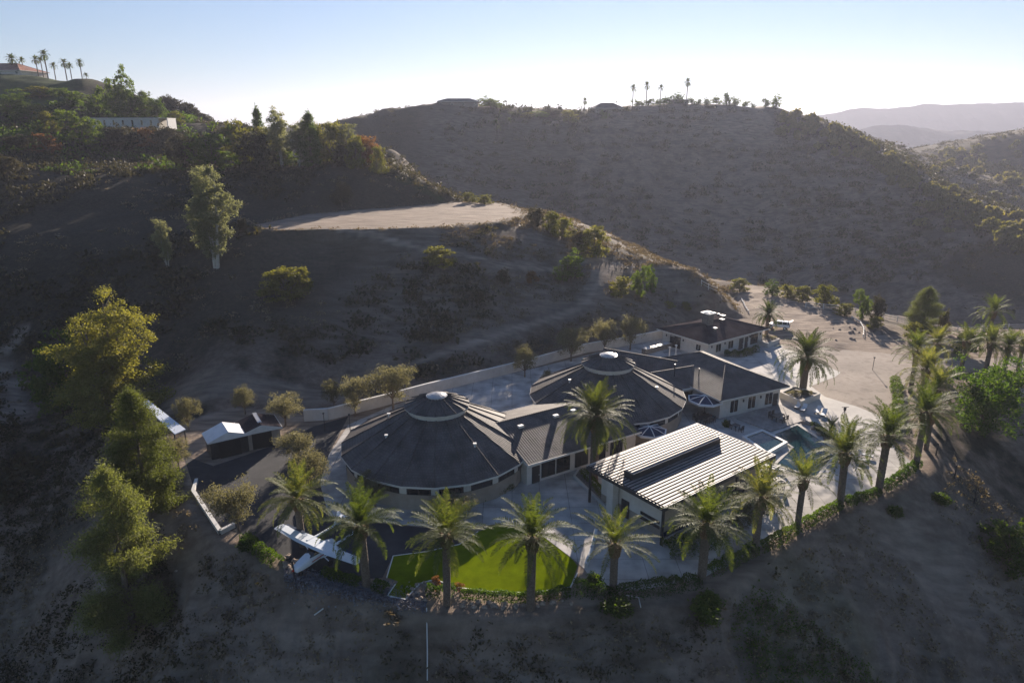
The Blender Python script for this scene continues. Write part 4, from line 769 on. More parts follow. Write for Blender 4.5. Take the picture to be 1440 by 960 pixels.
# ------------------------------------------------------------------ trees
for i in range(3): make_round_tree('olive_%d' % i, 20 + i, 4.6, 5.4, M['L_olive'], M['trunk'], nl=7, nclump=110, nleaf=90, leaf=.075, base=.34, cr=.55, fork=.28)
for i in range(3): make_round_tree('bushy_%d' % i, 30 + i, 8, 8, M['L_green'], M['trunk'], nl=14, nclump=150, nleaf=48, leaf=.2, base=.08, cr=.6, fork=.2, flat=.9)
for i in range(2): make_round_tree('gold_%d' % i, 40 + i, 8, 7, M['L_gold'], M['trunk'], nl=12, nclump=130, nleaf=46, leaf=.2, base=.1, cr=.6, fork=.2, flat=.95)
make_round_tree('dense', 47, 7, 8, M['L_hedge'], M['trunk'], nl=16, nclump=260, nleaf=60, leaf=.13, base=.02, cr=.6, fork=.2, flat=1.0)
make_round_tree('rust', 45, 8, 7, M['L_rust'], M['trunk'], nl=8, nclump=90, nleaf=50, leaf=.22, base=.12, cr=.9, fork=.2, flat=.9)
make_round_tree('sage', 46, 7, 8, M['L_sage'], M['trunk'], nl=12, nclump=130, nleaf=50, leaf=.2, base=.08, cr=.65, fork=.2, flat=.8)
for i in range(2): make_tall_tree('gum_%d' % i, 50 + i, 18, 8, M['L_gum'], M['pale_bark'], nclump=210, nleaf=60, leaf=.2, base=.25, stems=2 + i)
make_tall_tree('gum_2', 57, 18, 9, M['L_gum'], M['pale_bark'], nclump=420, nleaf=80, leaf=.15, base=.22, stems=3, nl=9, crf=.07)
make_tall_tree('willow', 53, 17, 13, M['L_euc'], M['trunk'], nclump=560, nleaf=110, leaf=.12, base=.1, stems=4, nl=9, crf=.055)
make_pine('pine_0', 60, 15, 8, M['L_pine'], M['trunk'], whorls=15, leaf=.13, dens=3.6)
make_pine('pine_1', 61, 15, 7, M['L_pine'], M['trunk'], whorls=13, leaf=.13, dens=3.4, ragged=.6)
make_pine('cypress', 62, 12, 4, M['L_green'], M['trunk'], whorls=16, leaf=.22, dens=1.0, ragged=.3, base=.04)
def tree(key, name, label, cat, bx, by, top, wpx, Y=None, z=None, group=None, rz=None, sink=.1):
    """base pixel, crown top pixel row and width in pixels -> a tree of that size standing on the ground"""
    if z is not None: p = at(bx, by, z)
    elif Y: d = ray(bx, by); x = d[0] * Y / d[1]; p = (x, Y, tz(x, Y))
    else: p = hit(bx, by)
    g0 = min(tz(p[0], p[1]), p[2]) if z is None or z < -.5 else p[2]
    h = max(1.5, crown_h(bx, top, p[0], p[1]) - g0); dep = p[1] * math.cos(PITCH) + (HC - g0 - h * .5) * math.sin(PITCH); w = wpx * dep / FPX
    return place(key, name, label, cat, (p[0], p[1], g0 - sink), H=h, Wd=w, group=group, rz=rz)
O = 'grey olive trees'
OL = [(336, 748, 685, 78, 0, 'grey olive tree at the top of the retaining wall'), (420, 655, 612, 62, 0, 'round olive tree between the tan shed and the nearest palm'), (436, 690, 640, 56, 0, 'olive tree behind the nearest palm crown'),
      (402, 598, 557, 58, 0, 'broad olive tree behind the tan shed'), (345, 582, 548, 42, 0, 'small pale olive tree behind the white tent'), (266, 605, 562, 34, 0, 'thin olive tree beyond the pale blue shade roof'), (252, 660, 620, 44, 0, 'olive tree pressed against the dark pine'),
      (500, 585, 535, 50, 0, 'sparse olive tree at the bend of the garden wall'), (553, 575, 515, 70, 0, 'big olive tree behind the garden wall beyond the larger round house'), (470, 575, 540, 36, 0, 'small faint olive tree near the garden wall end'),
      (738, 530, 492, 44, 0, 'leafless looking grey tree behind the wall between the two round houses'), (803, 508, 463, 60, 0, 'broad olive tree behind the farther round house skylight'), (850, 497, 453, 42, 0, 'olive tree behind the wall, second from the outdoor kitchen'), (886, 492, 449, 44, 0, 'olive tree directly behind the outdoor kitchen'),
      (640, 735, 697, 62, 0, 'reddish grey tree in front of the larger round house door'), (528, 712, 672, 56, 0, 'olive tree under the larger round house eave'), (770, 545, 522, 24, 0, 'tiny shrub like tree by the patio wall')]
for i, (bx, by, top, w, z, lab) in enumerate(OL): tree('olive_%d' % (i % 3), 'olive_tree', lab, 'olive tree', bx, by, top, w, z=z if by > 575 or bx > 600 else None, group=O)
tree('willow', 'feathery_tree', 'tall feathery yellow green tree above the pale road', 'tree', 168, 596, 418, 172)
tree('bushy_0', 'leafy_tree', 'dense bright green tree pressed behind the feathery tree', 'tree', 92, 575, 480, 84)
tree('pine_0', 'pine_tree', 'dark pine between the feathery tree and the asphalt yard', 'pine', 212, 730, 545, 105, rz=1.0)
tree('pine_1', 'pine_tree', 'light green shaggy pine lowest on the near slope', 'pine', 190, 892, 655, 125, rz=2.0)
tree('gum_2', 'gum_tree', 'lone tall gum tree with pale trunks on the shaded hillside', 'gum tree', 303, 378, 226, 76, rz=.4)
tree('gum_1', 'gum_tree', 'faint bare gum tree beside the lone tall gum tree', 'gum tree', 236, 375, 305, 24)
tree('pine_0', 'pine_tree', 'dark green pine at the corner of the drive before the far white rails', 'pine', 1296, 470, 403, 52)
tree('sage', 'bare_tree', 'thin bare tree beside the pine by the far rails', 'tree', 1325, 470, 435, 16)
tree('dense', 'round_bush', 'big round green bush below the driveway palms', 'bush', 1383, 608, 524, 96)
tree('bushy_1', 'leafy_bush', 'dark bush cut by the picture edge on the lower slope', 'bush', 1420, 795, 735, 90)
tree('bushy_1', 'leafy_tree', 'yellow green tree between the driveway palms', 'tree', 1357, 500, 460, 40); tree('gold_0', 'leafy_bush', 'bright green bush at the foot of the pine by the rails', 'bush', 1283, 480, 452, 26)
# row of trees along the hillside ridge
RIDGE = [('gold_0', 338, 236, 168, 52), ('sage', 366, 240, 185, 60), ('cypress', 365, 200, 150, 22), ('gold_1', 376, 238, 172, 48), ('gum_0', 398, 234, 153, 44), ('gum_0', 420, 236, 168, 44), ('cypress', 437, 215, 157, 30), ('gold_0', 446, 236, 172, 44),
         ('gold_1', 470, 236, 166, 52), ('gum_1', 488, 234, 172, 34), ('sage', 486, 242, 200, 44), ('rust', 515, 238, 186, 44), ('gold_1', 532, 240, 202, 26), ('bushy_0', 404, 246, 208, 40), ('bushy_1', 300, 236, 182, 64), ('sage', 262, 232, 186, 60), ('gold_0', 502, 236, 190, 30)]
NM = {'bushy': ('leafy_tree', 'green leafy tree in the row on the hillside ridge'), 'sage': ('scrub_oak', 'low dark scrub oak in the row on the hillside ridge'), 'cypress': ('cypress', 'dark narrow cypress on the hillside ridge against the sky'), 'gold': ('yellowing_tree', 'yellowing round tree in the row on the hillside ridge'),
      'gum': ('gum_tree', 'tall open gum tree in the row on the hillside ridge'), 'rust': ('rust_tree', 'rust coloured tree at the end of the hillside ridge row')}
for key, bx, by, top, w in RIDGE:
    nm, lb = NM[key.split('_')[0]]; tree(key, nm, lb, 'tree', bx, by, top, w, Y=216 + rnd.uniform(-4, 10), group=lb.split(' in the')[0] + 's on the ridge')
HILL = [('bushy_0', 168, 172, 106, 44, 'tallest dark green tree beside the white walled house'), ('cypress', 205, 165, 128, 26, 'pointed green tree behind the white walled house'), ('bushy_1', 185, 168, 122, 34, 'dark tree just behind the white walled house'), ('bushy_1', 222, 168, 135, 28, 'green tree at the end of the white walled house'), ('gold_0', 249, 176, 156, 24, 'small bright yellow green tree beyond the white walled house'),
        ('gold_1', 69, 188, 153, 32, 'conical yellow green tree above the orange one'), ('rust', 68, 218, 184, 34, 'orange and red autumn tree on the dark hillside'), ('bushy_2', 118, 205, 160, 54, 'broad dark tree below the white walled house'), ('sage', 170, 212, 176, 60, 'dull scrub oak below the long white wall'), ('rust', 205, 208, 176, 34, 'dull red tree below the long white wall'),
        ('sage', 235, 212, 176, 50, 'dark scrub tree below the yellow green one'), ('gold_0', 56, 138, 121, 44, 'yellow green bush under the hilltop palms'), ('bushy_2', 100, 148, 126, 50, 'green bush midway between hilltop palms and tall tree'), ('bushy_0', 20, 160, 130, 50, 'green bush below the red roofed house'), ('bushy_1', 140, 160, 130, 36, 'dark bush beside the tallest tree'),
        ('sage', 25, 210, 190, 50, 'pale scrub on the dark slope at the picture edge'), ('sage', 10, 245, 218, 44, 'dark scrub tree at the picture edge'), ('bushy_2', 40, 172, 148, 40, 'dark green bush in the hillside gully')]
for key, bx, by, top, w, lb in HILL: tree(key, NM[key.split('_')[0]][0], lb, 'tree', bx, by, top, w)
for px_, py_, s_ in [(262, 155, 1), (272, 160, .8), (236, 146, .9), (284, 164, .7), (243, 152, .9), (291, 168, .6), (228, 142, .7)]:
    d = ray(px_, py_); Y = 325; x = d[0] * Y / d[1]; place('sage', 'scrub_oak', 'dark scrub oak on the skyline behind the ridge', 'tree', (x, Y, tz(x, Y) - .5), H=7 * s_, Wd=11 * s_, group='scrub oaks on the skyline')
MID = [('gold_0', 402, 420, 376, 72, 'sun tipped yellow green tree on the shaded hillside below the clearing'), ('gold_1', 425, 408, 372, 28, 'small yellow tree touching the larger sun tipped tree'), ('gold_0', 618, 374, 346, 52, 'low yellow green bush below the clearing lip'), ('bushy_1', 800, 396, 354, 42, 'rounded dark green tree by the lower track'), ('gold_0', 872, 418, 388, 32, 'yellow green bush beside the two dark junipers'),
       ('bushy_2', 899, 418, 377, 26, 'larger dark juniper beside the yellow green bush'), ('bushy_0', 915, 412, 379, 16, 'smaller dark juniper beside the larger juniper'), ('sage', 707, 400, 377, 22, 'pale shrub under the track'), ('rust', 748, 398, 378, 18, 'dull red shrub under the track'),
       ('gold_0', 836, 362, 317, 44, 'golden rounded tree at the end of the clearing ridge'), ('gold_1', 790, 335, 303, 34, 'yellow green bush on the ridge beyond the clearing'), ('sage', 815, 352, 322, 30, 'grey scrub on the ridge beyond the clearing'), ('sage', 481, 290, 254, 30, 'pale round shrub on the bank above the clearing'), ('sage', 340, 330, 306, 18, 'shrub at the pointed tip of the clearing'),
       ('gold_0', 660, 285, 270, 24, 'low green bush along the back of the clearing'), ('gold_1', 681, 287, 272, 24, 'second low green bush along the back of the clearing'), ('sage', 755, 318, 290, 30, 'brown bush on the clearing shoulder'), ('gold_0', 775, 325, 296, 28, 'green bush on the clearing shoulder'),
       ('gold_0', 1040, 409, 391, 30, 'dark green bush beside the crest fence'), ('bushy_0', 1085, 415, 397, 24, 'first bush along the edge of the rough yard'), ('gold_1', 1107, 418, 398, 26, 'second bush along the edge of the rough yard'), ('gold_0', 1128, 424, 402, 30, 'third bush along the edge of the rough yard'), ('gold_1', 1158, 430, 397, 34, 'tallest bush along the edge of the rough yard'),
       ('gold_0', 1187, 443, 426, 28, 'bright yellow bush at the curved edge of the rough yard'), ('gold_0', 1230, 462, 444, 24, 'bright yellow bush beyond the curved rail'), ('bushy_2', 1211, 448, 412, 24, 'tall dark shrub beyond the curved rail'), ('sage', 1233, 452, 416, 22, 'tall grey shrub beyond the curved rail'),
       ('gold_1', 941, 432, 422, 16, 'bright green shrub on the crest slope'), ('gold_0', 965, 435, 424, 16, 'second bright green shrub on the crest slope')]
for key, bx, by, top, w, lb in MID: tree(key, NM[key.split('_')[0]][0].replace('tree', 'bush'), lb, 'bush', bx, by, top, w)
tree('bushy_1', 'leafy_tree', 'big dark tree on the skyline of the far hill', 'tree', 690, 172, 137, 34, Y=448)
for i, (bx, by, top, w) in enumerate([(623, 156, 143, 20), (655, 158, 146, 16), (712, 166, 152, 16), (740, 170, 158, 22), (760, 172, 156, 26), (780, 175, 154, 34), (800, 176, 155, 26), (725, 176, 162, 24), (810, 178, 160, 22), (640, 165, 150, 20), (850, 170, 157, 14)]):
    tree(('gold_0', 'bushy_0', 'sage')[i % 3], 'hillside_tree', 'low tree near the houses on the far hill', 'tree', bx, by, top, w, Y=446 + (i % 3) * 4, group='low trees near the houses on the far hill')
for i, (bx, w, h) in enumerate([(925, 10, 4), (933, 12, 5), (941, 12, 5), (954, 16, 6), (972, 12, 4), (983, 10, 3), (994, 11, 4), (1007, 14, 5), (1021, 12, 7), (1034, 12, 5), (1048, 11, 4), (1077, 12, 5), (1091, 14, 7), (897, 16, 4), (912, 16, 4), (1059, 8, 3)]):
    d = ray(bx, 150); Y = 479; x = d[0] * Y / d[1]; place('bushy_%d' % (i % 3), 'skyline_shrub', 'small dark shrub on the flat top of the far hill', 'shrub', (x, Y, tz(x, Y) - .3), H=h, Wd=w * .5, group='small shrubs on the flat hilltop')
# orchard bushes down the spur and on the far hillside
for i in range(4): make_shrub('bush_%d' % i, 70 + i, M['L_bush'], 22, 30, .2)
for i in range(3): make_shrub('scrub_%d' % i, 80 + i, M['L_dry'], 20, 24, .17)
for i in range(3): make_shrub('hedge_%d' % i, 85 + i, M['L_hedge'], 60, 42, .07)
for i in range(2): make_shrub('dark_%d' % i, 95 + i, M['L_green'], 46, 46, .08)
def seg(P, u):
    L = [math.dist(P[i], P[i + 1]) for i in range(len(P) - 1)]; t = u * sum(L)
    for i, l_ in enumerate(L):
        if t <= l_ or i == len(L) - 1: k = t / l_; return (P[i][0] + (P[i + 1][0] - P[i][0]) * k, P[i][1] + (P[i + 1][1] - P[i][1]) * k)
        t -= l_
SP1 = [(1095, 155), (1150, 168), (1200, 188), (1250, 215), (1285, 240)]; SP2 = [(1165, 195), (1230, 228), (1290, 262), (1350, 290), (1400, 322), (1440, 345)]; SP3 = [(1330, 222), (1370, 232), (1440, 250)]
for i in range(250):
    P = SP1 if i < 105 else SP2 if i < 205 else SP3; u = rnd.random(); px_, py_ = seg(P, u); off = abs(rnd.gauss(0, 1)) * (15 if P is SP1 else 8) + (3 if P is SP1 else rnd.uniform(-10, 2)); px_ -= off * .1; py_ += off
    p = hit(px_, py_, 240, 900); w = rnd.uniform(3.6, 6.4) * (1.4 if P is SP3 else 1); shrub('bush_%d' % (i % 4), 'orchard_bush', 'round bush in the sunlit rows down the spur of the far hill', 'bush', (p[0], p[1], p[2] - .3), w, w * .8, 'round bushes down the spur of the far hill')
for i in range(45):
    px_, py_ = rnd.uniform(1290, 1440), rnd.uniform(190, 330); p = hit(px_, py_, 300, 900); w = rnd.uniform(4, 8); shrub('bush_%d' % (i % 4), 'valley_bush', 'green bush in the valley beyond the spur', 'bush', (p[0], p[1], p[2] - .3), w, w * .7, 'green bushes in the valley beyond the spur')
print('veg ok')

# ------------------------------------------------------------------ clipped hedges and planting
def hedge(pix, w, h, label, z=0.0, dens=420, mat='L_hedge', name='hedge', leaf=.085, seed=1, cat='hedge', ragged=.25):
    P = [at(x, y, z) for x, y in pix]; g = np.random.default_rng(seed); out = []; c0 = Vector(P[len(P) // 2])
    for a, b_ in zip(P[:-1], P[1:]):
        a, b_ = np.array(a), np.array(b_); L = np.linalg.norm(b_ - a); n_ = int(L * dens); t_ = g.random(n_)[:, None]; d = (b_ - a) / L; nn = np.array([-d[1], d[0], 0])
        th = g.random(n_) * np.pi; rr_ = .6 + .4 * np.sqrt(g.random(n_)); q = a + (b_ - a) * t_; lump = 1 + ragged * (2 * vnoise(q[:, 0] * 1.6, q[:, 1] * 1.6, seed) - 1)
        q = q + nn * (np.cos(th) * rr_ * w / 2 * lump)[:, None]; q[:, 2] += np.sin(th) ** .6 * rr_ * h * lump; out.append(q)
    pts = np.concatenate(out) - np.array(c0); o = link(bpy.data.objects.new(name, quads_mesh(name, leaves(g, pts, leaf), M[mat]))); o.location = c0; return tag(o, label, cat)
hedge([(648, 838), (690, 843), (745, 845), (802, 836)], 1.1, .95, 'clipped green hedge along the lower edge of the lawn', seed=1)
hedge([(806, 832), (838, 836), (880, 838), (930, 832), (982, 822)], 1.7, 1.2, 'dark hedge in shade below the grey patio', seed=2)
hedge([(994, 810), (1030, 795), (1062, 776)], 1.3, 1.3, 'dark hedge between the two palms by the pavilion corner', seed=3)
hedge([(1066, 776), (1095, 762), (1120, 746)], 1.3, 1.0, 'sunlit hedge from the corner palm to the next one', seed=4)
hedge([(1126, 743), (1155, 726), (1180, 713)], 1.2, .9, 'sunlit hedge beside the pool patio', seed=5)
hedge([(1186, 711), (1212, 702), (1236, 694)], 1.2, .9, 'sunlit hedge between the last two palms of the front row', seed=6)
hedge([(1240, 692), (1268, 672), (1290, 655)], 1.2, 1.0, 'hedge at the far end of the curving patio edge', seed=7)
hedge([(345, 762), (368, 780), (392, 796)], 1.4, 1.1, 'low dark hedge beside the aeroplane wing', seed=8)
hedge([(455, 806), (480, 815), (508, 822)], 1.2, .8, 'dark low shrubs behind the aeroplane at the trunk of a palm', seed=9)
hedge([(526, 826), (545, 832)], 1.1, .8, 'small dark bush at the lawn corner beside the plane', seed=10, name='bush', cat='bush')
hedge([(600, 836), (622, 838), (640, 834)], 1.3, 1.0, 'clump of dark leafy plants under the lawn corner palm', seed=11, name='leafy_plants', cat='plants')
hedge([(610, 826), (618, 824)], 1.2, 1.0, 'rust orange flowering plant at the narrow lawn end', seed=12, mat='L_rust', name='orange_plant', cat='plant', dens=700)
hedge([(640, 826), (652, 830)], .6, .6, 'small orange plant beside the palm trunk on the lawn edge', seed=13, mat='L_rust', name='orange_plant', cat='plant', dens=260)
hedge([(935, 778), (975, 772), (1012, 752)], 2.6, 1.6, 'dark shrubs filling the bed against the pavilion front', seed=14, name='shrubs', cat='shrub', mat='L_hedge', dens=700)
hedge([(1030, 745), (1052, 728), (1085, 706)], 2.0, 1.3, 'grey green shrubs behind the pavilion corner palms', seed=15, name='shrubs', cat='shrub', mat='L_olive', dens=500)
hedge([(820, 665), (836, 682), (850, 700)], 1.1, .8, 'green plants in the narrow bed under the tall palm', z=.3, seed=16, name='bed_plants', cat='plants', mat='L_green', dens=260)
hedge([(1052, 572), (1085, 556)], 1.3, 1.3, 'tall grasses and shrubs against the east wing wall', seed=17, name='shrubs', cat='shrub', mat='L_hedge', dens=600)
hedge([(1018, 500), (1040, 502), (1064, 494)], 1.5, 1.2, 'dark shrubs under the guest house windows', seed=18, name='shrubs', cat='shrub', dens=500)
hedge([(755, 655), (790, 640), (815, 632)], 1.4, 1.3, 'dark shrubs in front of the linking wing windows', seed=19, name='shrubs', cat='shrub', dens=500)
hedge([(505, 668), (530, 690), (560, 702)], 1.5, 1.0, 'dark planting under the larger round house eave', seed=20, name='shrubs', cat='shrub', dens=400)
hedge([(640, 712), (680, 702), (720, 686)], 1.2, .8, 'low planting along the larger round house wall near the link', seed=21, name='shrubs', cat='shrub', dens=300)
hedge([(1110, 556), (1125, 553), (1142, 555)], 1.6, .5, 'ground cover inside the nearer palm planter', z=.8, seed=22, name='planter_plants', cat='plants', mat='L_olive', dens=300)
hedge([(1062, 474), (1078, 474), (1092, 477)], 1.5, .5, 'ground cover inside the farther palm planter', z=.7, seed=23, name='planter_plants', cat='plants', mat='L_olive', dens=200)
hedge([(1144, 598), (1158, 612), (1172, 622), (1192, 634)], 1.3, .8, 'mixed plants along the far edge of the pool', seed=24, name='pool_plants', cat='plants', mat='L_green', dens=240)
hedge([(1256, 620), (1262, 590), (1262, 560), (1258, 535)], 1.6, 1.1, 'green bushes lining the brown driveway under the dense palm row', seed=25, name='driveway_hedge', cat='hedge', mat='L_green', dens=300, ragged=.5)
hedge([(1325, 527), (1380, 529), (1440, 530)], 1.0, .5, 'low grass verge under the far driveway palms', seed=26, name='verge_hedge', cat='hedge', mat='L_green', dens=200)
for i, (x, y, w, h, k_, lb) in enumerate([(1255, 722, 2.2, 1.0, 'dark_0', 'low bush on the slope below the last hedge'), (985, 868, 3.4, 1.7, 'dark_1', 'dark rounded bush on the bank below the shaded hedge'), (870, 858, 3.2, 1.3, 'dark_0', 'dark bush on the bank under the sparse grey palm'), (1000, 850, 2.4, 1.2, 'dark_0', 'smaller dark bush beside the rounded one on the bank'),
      (835, 822, 1.8, 1.5, 'hedge_1', 'dark bush at the lawn curb end'), (1322, 705, 2.2, 1.2, 'dark_1', 'yellowish bush beside the slope fence'), (550, 870, 2.2, .7, 'scrub_1', 'dry weed clump on the bank below the lawn corner'), (345, 770, 2.4, 1.4, 'hedge_2', 'dark bush under the retaining wall olive'), (1020, 600, 1.2, 1.2, 'hedge_0', 'small dark bush near the sun deck steps')]):
    p = hit(x, y); shrub(k_, 'bush', lb, 'bush', (p[0], p[1], p[2] - .1), w, h)
def potted(x, y, lb, s_=.7):
    p = at(x, y, .035); t = thing('potted_plant', lb, 'potted plant', p); b_ = MB(); b_.ring((0, 0), [(.0, 0), (.22 * s_ * 1.4, 0), (.32 * s_ * 1.4, .55 * s_), (.27 * s_ * 1.4, .55 * s_), (0, .5 * s_)], 12); b_.build('pot', M['dark'], t)
    o = link(bpy.data.objects.new('foliage', SHRUB['hedge_0']), t); o.scale = (.5 * s_, .5 * s_, .9 * s_); o.location = (0, 0, .5 * s_)
potted(708, 682, 'dark potted plant by the larger round house door'); potted(745, 650, 'dark potted plant at the left end of the glass doors'); potted(1022, 578, 'potted plant at the corner of the east wing wall', 1.1); potted(920, 612, 'potted plant beside the white edged parasol')

# ------------------------------------------------------------------ rocks and gravel
def rock_mesh(name, seed):
    import bmesh
    bm = bmesh.new(); bmesh.ops.create_icosphere(bm, subdivisions=2, radius=.5); g = np.random.default_rng(seed); off = g.random(3) * 9
    for v in bm.verts:
        k_ = .75 + .5 * float(vnoise(v.co.x * 2.2 + off[0] + v.co.z, v.co.y * 2.2 + off[1], seed)); v.co *= k_; v.co.z *= .65
    me = bpy.data.meshes.new(name); bm.to_mesh(me); bm.free(); me.materials.append(M['rock']); return me
RK = [rock_mesh('rock_%d' % i, i) for i in range(4)]
def rock(p, s_, lb, grp=None):
    o = link(bpy.data.objects.new('rock', RK[rnd.randrange(4)])); o.location = (p[0], p[1], p[2] + s_ * .12); o.scale = (s_, s_ * rnd.uniform(.7, 1), s_); o.rotation_euler = (0, 0, rnd.uniform(0, 6.28)); return tag(o, lb, 'rock', grp)
for i in range(26):
    u = i / 25; x = 1132 + 56 * u + rnd.uniform(-4, 4); y = 592 + 42 * u + rnd.uniform(-4, 4); rock(at(x, y, .03), rnd.uniform(.5, 1.1), 'boulder in the rock border along the far edge of the pool', 'boulders along the far edge of the pool')
for i in range(34):
    u = rnd.random(); x, y = 650 + 155 * u, 852 - 8 * abs(u - .4) + rnd.uniform(-3, 5); p = hit(x, y); rock(p, rnd.uniform(.35, .7), 'tan boulder in the row below the lawn hedge', 'tan boulders below the lawn hedge')
for i in range(22):
    x, y = rnd.uniform(398, 420), rnd.uniform(778, 806); rock(at(x, y, .0), rnd.uniform(.3, .7), 'pale stone in the pile under the aeroplane nose and wing', 'pale stones by the aeroplane')
for i in range(30):
    x, y = rnd.uniform(572, 604), rnd.uniform(818, 846); rock(at(x, y, .0), rnd.uniform(.2, .5), 'small pale stone in the corner bed of the lawn', 'pale stones in the lawn corner bed')
for x, y, s_, lb in [(1410, 546, 2.6, 'large white boulder beside the round bush on the slope'), (1434, 556, 3.0, 'flat tan boulder at the picture edge'), (1125, 479, 1.0, 'flat white slab lying on the rough yard'), (1384, 466, 1.5, 'white boulder behind the driveway palms')]: p = hit(x, y); rock(p, s_, lb)
for i in range(16):
    p = hit(rnd.uniform(1165, 1212), rnd.uniform(450, 480)); rock(p, rnd.uniform(.25, .8), 'rock dumped on the rough yard near the curved rail', 'rocks dumped on the rough yard')
g = np.random.default_rng(5); gv = []
for i in range(5200):
    u = g.random(); x = 400 + 200 * u; y = 800 + 42 * u ** .8 + g.normal() * 7 + 4; p = at(x, y, 0); z = 0; s_ = .05 + .09 * g.random(); gv.append((p[0], p[1], s_))
gv = np.array(gv); zz = terrain_z(gv[:, 0], gv[:, 1]) + .04; P = np.stack([gv[:, 0], gv[:, 1], zz], 1); M['gravel'] = noise_mat('blue_gravel', [(.10, .10, .12), (.28, .27, .28)], 3, .9, 0)
tag(link(bpy.data.objects.new('gravel', quads_mesh('gravel', leaves(g, P, gv[:, 2], .0, .8), M['gravel']))), 'blue grey gravel strip along the yard edge', kind='stuff')

# ------------------------------------------------------------------ scrub on the slopes (stuff)
def scatter(name, label, pts, wmin, wmax, mat, nl, leaf, seed, flat=.6, kind='stuff'):
    g = np.random.default_rng(seed); n_ = len(pts); w = (wmin + (wmax - wmin) * g.random(n_) ** 1.6); q = g.normal(size=(n_, nl, 3)) * (w[:, None, None] * .32); q[:, :, 2] = np.abs(q[:, :, 2]) * flat
    p = (pts[:, None, :] + q).reshape(-1, 3); sz = np.repeat(w * leaf, nl) * (.6 + .8 * g.random(n_ * nl)); tag(link(bpy.data.objects.new(name, quads_mesh(name, leaves(g, p, sz), M[mat]))), label, kind=kind)
def region_pts(n_, rmin, rmax, a0, a1, seed, cond):
    g = np.random.default_rng(seed); r = np.sqrt(rmin ** 2 + (rmax ** 2 - rmin ** 2) * g.random(n_)); a = np.radians(a0 + (a1 - a0) * g.random(n_)); x, y = r * np.sin(a), r * np.cos(a)
    ok = (poly_sd(x, y, PAD) > 1.2) & (poly_sd(x, y, MESA) > .8) & (line_d(x, y, TRACKS[0][0]) > 2.2) & (line_d(x, y, TRACKS[1][0]) > 2.2) & cond(x, y); x, y = x[ok], y[ok]; return np.stack([x, y, terrain_z(x, y) - .05], 1)
cl = lambda x, y, s_, t_, sd=50: fbm(x / s_, y / s_, 4, sd) > t_
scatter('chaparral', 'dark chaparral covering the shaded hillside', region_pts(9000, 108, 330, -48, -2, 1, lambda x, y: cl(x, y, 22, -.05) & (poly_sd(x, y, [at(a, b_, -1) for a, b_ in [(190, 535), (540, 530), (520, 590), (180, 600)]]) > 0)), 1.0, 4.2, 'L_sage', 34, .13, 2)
scatter('dry_scrub', 'dry brown scrub on the crest slope', region_pts(9000, 118, 215, -6, 24, 3, lambda x, y: cl(x, y, 7, -.10) & (y < 200) & (poly_sd(x, y, ROUGH) > 1)), .5, 1.8, 'L_dry', 30, .13, 4)
scatter('hillside_scrub', 'scattered scrub on the far hill', region_pts(2400, 215, 520, -16, 42, 5, lambda x, y: cl(x, y, 30, -.12, 61)), 1.2, 3.6, 'L_sage', 26, .15, 6)
scatter('bank_scrub', 'dark ground cover on the near bank', region_pts(6500, 14, 70, -62, 62, 7, lambda x, y: cl(x, y, 7, .02, 71) & (y < 84)), .4, 2.0, 'L_sage', 30, .1, 8, .55)
scatter('dry_grass', 'dry grass tufts on the near bank', region_pts(26000, 14, 100, -62, 62, 9, lambda x, y: cl(x, y, 5, -.04, 81)), .3, 1.3, 'tuft', 14, .14, 10, .7)
scatter('green_scrub', 'patch of green plants low on the near bank', region_pts(7000, 20, 60, 5, 55, 11, lambda x, y: (np.hypot(x - g_c1[0], y - g_c1[1]) < 6.5) | (np.hypot(x - g_c2[0], y - g_c2[1]) < 5)), .4, 1.5, 'L_green', 30, .09, 12, .6)
scatter('left_scrub', 'mixed scrub on the lower slopes beside the road', region_pts(5000, 60, 130, -52, -30, 13, lambda x, y: cl(x, y, 9, -.02, 91)), .4, 2.0, 'L_sage', 26, .12, 14)
scatter('valley_brush', 'brush in the valley and on the slopes beyond the spur', region_pts(5200, 300, 900, 20, 50, 15, lambda x, y: cl(x, y, 40, -.05, 95)), 2.0, 6.0, 'L_sage', 26, .14, 16)
scatter('hilltop_grass', 'green brush on the hill below the red roofed house', region_pts(2600, 240, 350, -46, -24, 17, lambda x, y: cl(x, y, 20, -.05, 97)), 1.5, 5.0, 'L_green', 30, .13, 18)

# ------------------------------------------------------------------ the white aeroplane
NZ = math.radians(-122.3)
t = thing('aeroplane', 'small white twin boom aeroplane parked nose out at the yard edge', 'aeroplane', (-18.65, 57.0, .02), NZ); a_ = MB()
def loft(mb, secs, n=12, cap=True):
    """secs: (x, z centre, half width, half height)"""
    rings = []
    for x, zc, hw, hh in secs: rings.append([(x, hw * math.copysign(abs(math.cos(2 * math.pi * k / n)) ** .75, math.cos(2 * math.pi * k / n)), zc + hh * math.copysign(abs(math.sin(2 * math.pi * k / n)) ** .75, math.sin(2 * math.pi * k / n))) for k in range(n)])
    for i in range(len(rings) - 1):
        for k in range(n): mb.face([rings[i][k], rings[i][(k + 1) % n], rings[i + 1][(k + 1) % n], rings[i + 1][k]][::-1], None, True)
    if cap: mb.face(rings[0]); mb.face(rings[-1][::-1])
loft(a_, [(3.05, 1.0, .12, .12), (2.9, 1.0, .38, .32), (2.3, 1.05, .52, .44), (1.5, 1.15, .58, .55), (.7, 1.3, .6, .66), (-.4, 1.32, .6, .66), (-1.2, 1.3, .52, .55), (-1.9, 1.3, .34, .34), (-2.0, 1.3, .1, .1)]); a_.build('fuselage', M['plane'], t)
gl = MB(); loft(gl, [(1.5, 1.5, .48, .1), (1.05, 1.62, .57, .28), (.5, 1.66, .61, .32), (-.6, 1.66, .61, .3), (-.9, 1.6, .55, .22)]); gl.build('canopy_glass', M['glass'], t)
wg = MB()
